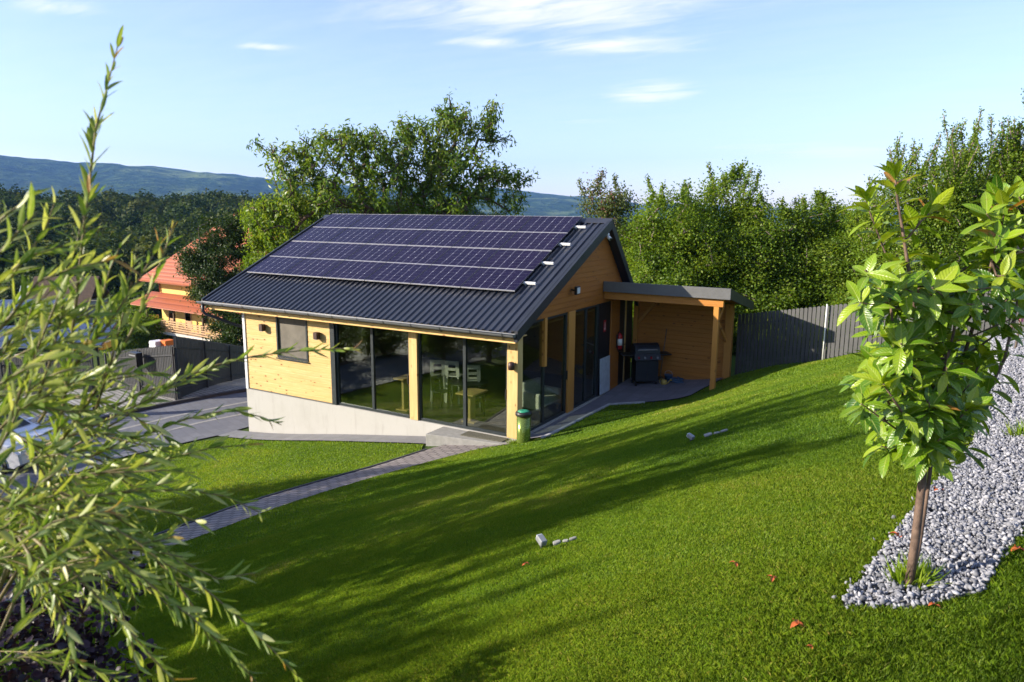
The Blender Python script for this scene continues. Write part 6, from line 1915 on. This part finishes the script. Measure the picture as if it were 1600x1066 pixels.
# purple shrub low at the left
rng = np.random.default_rng(41)
q = ground(120, 1040); q = at(115, 1150, 2.7); q[2] = z1(q[0], q[1])
ps = thing("purple_shrub", q, "dark purple leaved shrub on thin pale stems below the willow", "shrub")
tb = MB(); P, D, T = [], [], []
for (px, py, fw) in ((180, 895, 2.9), (155, 910, 2.8), (100, 930, 2.7), (60, 960, 2.6), (130, 970, 2.6), (30, 990, 2.6), (90, 1010, 2.5), (150, 1010, 2.6), (190, 1050, 2.6), (20, 940, 2.7), (50, 1050, 2.5), (110, 1060, 2.5), (0, 1020, 2.5), (165, 880, 2.9), (75, 905, 2.75)):
    e = at(px, py, fw); tb.tube([q + rng.normal(0, .03, 3) * [1, 1, 0], q * .5 + e * .5 + rng.normal(0, .03, 3), e], [.006, .004, .002], 5)
    for _ in range(90):
        P.append(e + rng.normal(0, 1, 3) * [.055, .055, .055]); D.append(rng.normal(0, 1, 3) + [0, 0, .2]); T.append(rng.uniform(0, 1))
tb.build("stem", M["bark_grey"], ps)
n = len(P)
V, F, k = leaf_grid(np.array(P), np.array(D), rng.normal(0, .5, (n, 3)) + [0, 0, 1], rng.uniform(.022, .042, n), rng.uniform(.018, .032, n), ([0, .1, .4, .75, 1], [.1, .6, 1, .8, .1]), .15, .3, 5)
npmesh("foliage", V, F, M["purple_leaf"], ps, tint=np.repeat(T, k), smooth=True)

# ------------------------------------------------------------------ small things on the lawn
def lawn_lamp(px, py, label, yaw):
    p = ground(px, py)
    r = thing("garden_spotlight", p, label, "spotlight", "garden spotlights on the lawn", yaw)
    b = MB(); b.tube([(0, 0, -.05), (0, 0, .042)], .008, 8); b.build("stake", M["black"], r, local=True)
    b = MB(); b.obox((0, 0, .062), unit(np.array([[1, 0, .35]]))[0], (0, 1, 0), unit(np.array([[-.35, 0, 1]]))[0], .036, .024, .022); b.build("lamp_head", M["grey"], r, bevel=.005, local=True)
    b = MB(); b.obox((.036, 0, .0746), unit(np.array([[1, 0, .35]]))[0], (0, 1, 0), unit(np.array([[-.35, 0, 1]]))[0], .003, .019, .017); b.build("lens", M["glasslight"], r, local=True)
    return p
for (px, py, lab, lab2, yaw) in ((846, 858, "grey spotlight on a stake in the grass, the one nearer the camera", "pale broken stone slab beside the nearer spotlight", 2.6), (1079, 691, "grey spotlight on a stake in the grass, the one nearer the cabin", "pale flat stone slab beside the farther spotlight", 2.8)):
    p = lawn_lamp(px, py, lab, yaw)
    k = np.linalg.norm(p - CAM) / FPX
    c = p + RT * 33 * k - _f0 * .10; c[2] = z1(c[0], c[1]) + .045
    SK = np.linalg.norm(p - CAM) / 7.5
    sl_ = np.array([RT[0], RT[1], 0.28]); sl_ /= np.linalg.norm(sl_); sy = np.cross([0, 0, 1.0], sl_); sy /= np.linalg.norm(sy)
    b = MB()
    for (o_, s_, w__, h_, tw) in ((-.075, .045, .026, .010, .25), (.012, .034, .020, .008, -.3), (.085, .040, .017, .009, .12)):
        ax_ = sl_ + sy * tw; ax_ /= np.linalg.norm(ax_); ay_ = np.cross([0, 0, 1.0], ax_); ay_ /= np.linalg.norm(ay_); az2 = np.cross(ax_, ay_)
        q_ = c + sl_ * o_ * SK + sy * (.012 * tw * SK) - np.array([0, 0, .010])
        b.prism([q_ + ax_ * s_ * SK * u1 + ay_ * w__ * SK * u2 for u1, u2 in ((-1, -.7), (-.3, -1), (.8, -.8), (1, .1), (.5, .9), (-.8, 1))], az2 * h_ * 2)
    tag(b.build("stone_slab", M["ltgrey"], None, bevel=.005, origin=c), lab2, "stone")
LV = [(820, 888, "curled orange leaf on the shaded lawn left of the nearer spotlight"), (1147, 889, "small orange leaf on the sunny lawn left of the gravel tip"), (1241, 985, "largest orange leaf on the near lawn"), (1265, 1023, "brown orange leaf nearest the camera"), (1465, 773, "orange leaf where lawn and gravel meet behind the laurel trunk"), (1402, 846, "small rusty leaf on the gravel edge left of the laurel"), (1457, 956, "rusty leaf at the front rim of the gravel"), (1205, 912, "tiny orange leaf between the gravel tip and the sunny lawn"), (1590, 868, "rusty leaf on the dark grass bank at the right edge")]
for i, (px, py, lab) in enumerate(LV):
    p = ground(px, py); k = np.linalg.norm(p - CAM)
    s = (.013 + .005 * (i % 3)) * min(2.0, max(1, k / 4))
    c = p + np.array([0, 0, .032])
    n = 3
    V, F, kk = leaf_grid(np.zeros((n, 3)) + rng.normal(0, s * .25, (n, 3)) * [1, 1, .3], np.stack([np.cos(np.arange(n) * 2.1 + i), np.sin(np.arange(n) * 2.1 + i), np.full(n, .2)], -1), np.tile([.2, .1, 1.0], (n, 1)), np.full(n, s * 1.6), np.full(n, s * 1.1), ([0, .1, .5, .8, 1], [.1, .5, 1, .6, .05]), .35, .5, 6)
    o = npmesh("fallen_leaf", V, F, M["deadleaf"], smooth=True); o.location = c
    tag(o, lab, "leaf", "fallen leaves on the lawn")

# ------------------------------------------------------------------ air
hz = MB().box(-7800, 7800, -1600, 8600, -70, 640).build("haze", None)
hz.data.materials.clear()
hm = bpy.data.materials.new("thin air"); hm.use_nodes = True; t = hm.node_tree
for nn in list(t.nodes): t.nodes.remove(nn)
o_ = t.nodes.new("ShaderNodeOutputMaterial"); pv = t.nodes.new("ShaderNodeVolumePrincipled")
pv.inputs["Color"].default_value = (0.22, 0.46, 1.0, 1); pv.inputs["Density"].default_value = 0.8e-4
pv.inputs["Anisotropy"].default_value = 0.0
t.links.new(pv.outputs[0], o_.inputs["Volume"])
hz.data.materials.append(hm)
tag(hz, "thin blue air between the garden and the hills", "haze", kind="stuff")
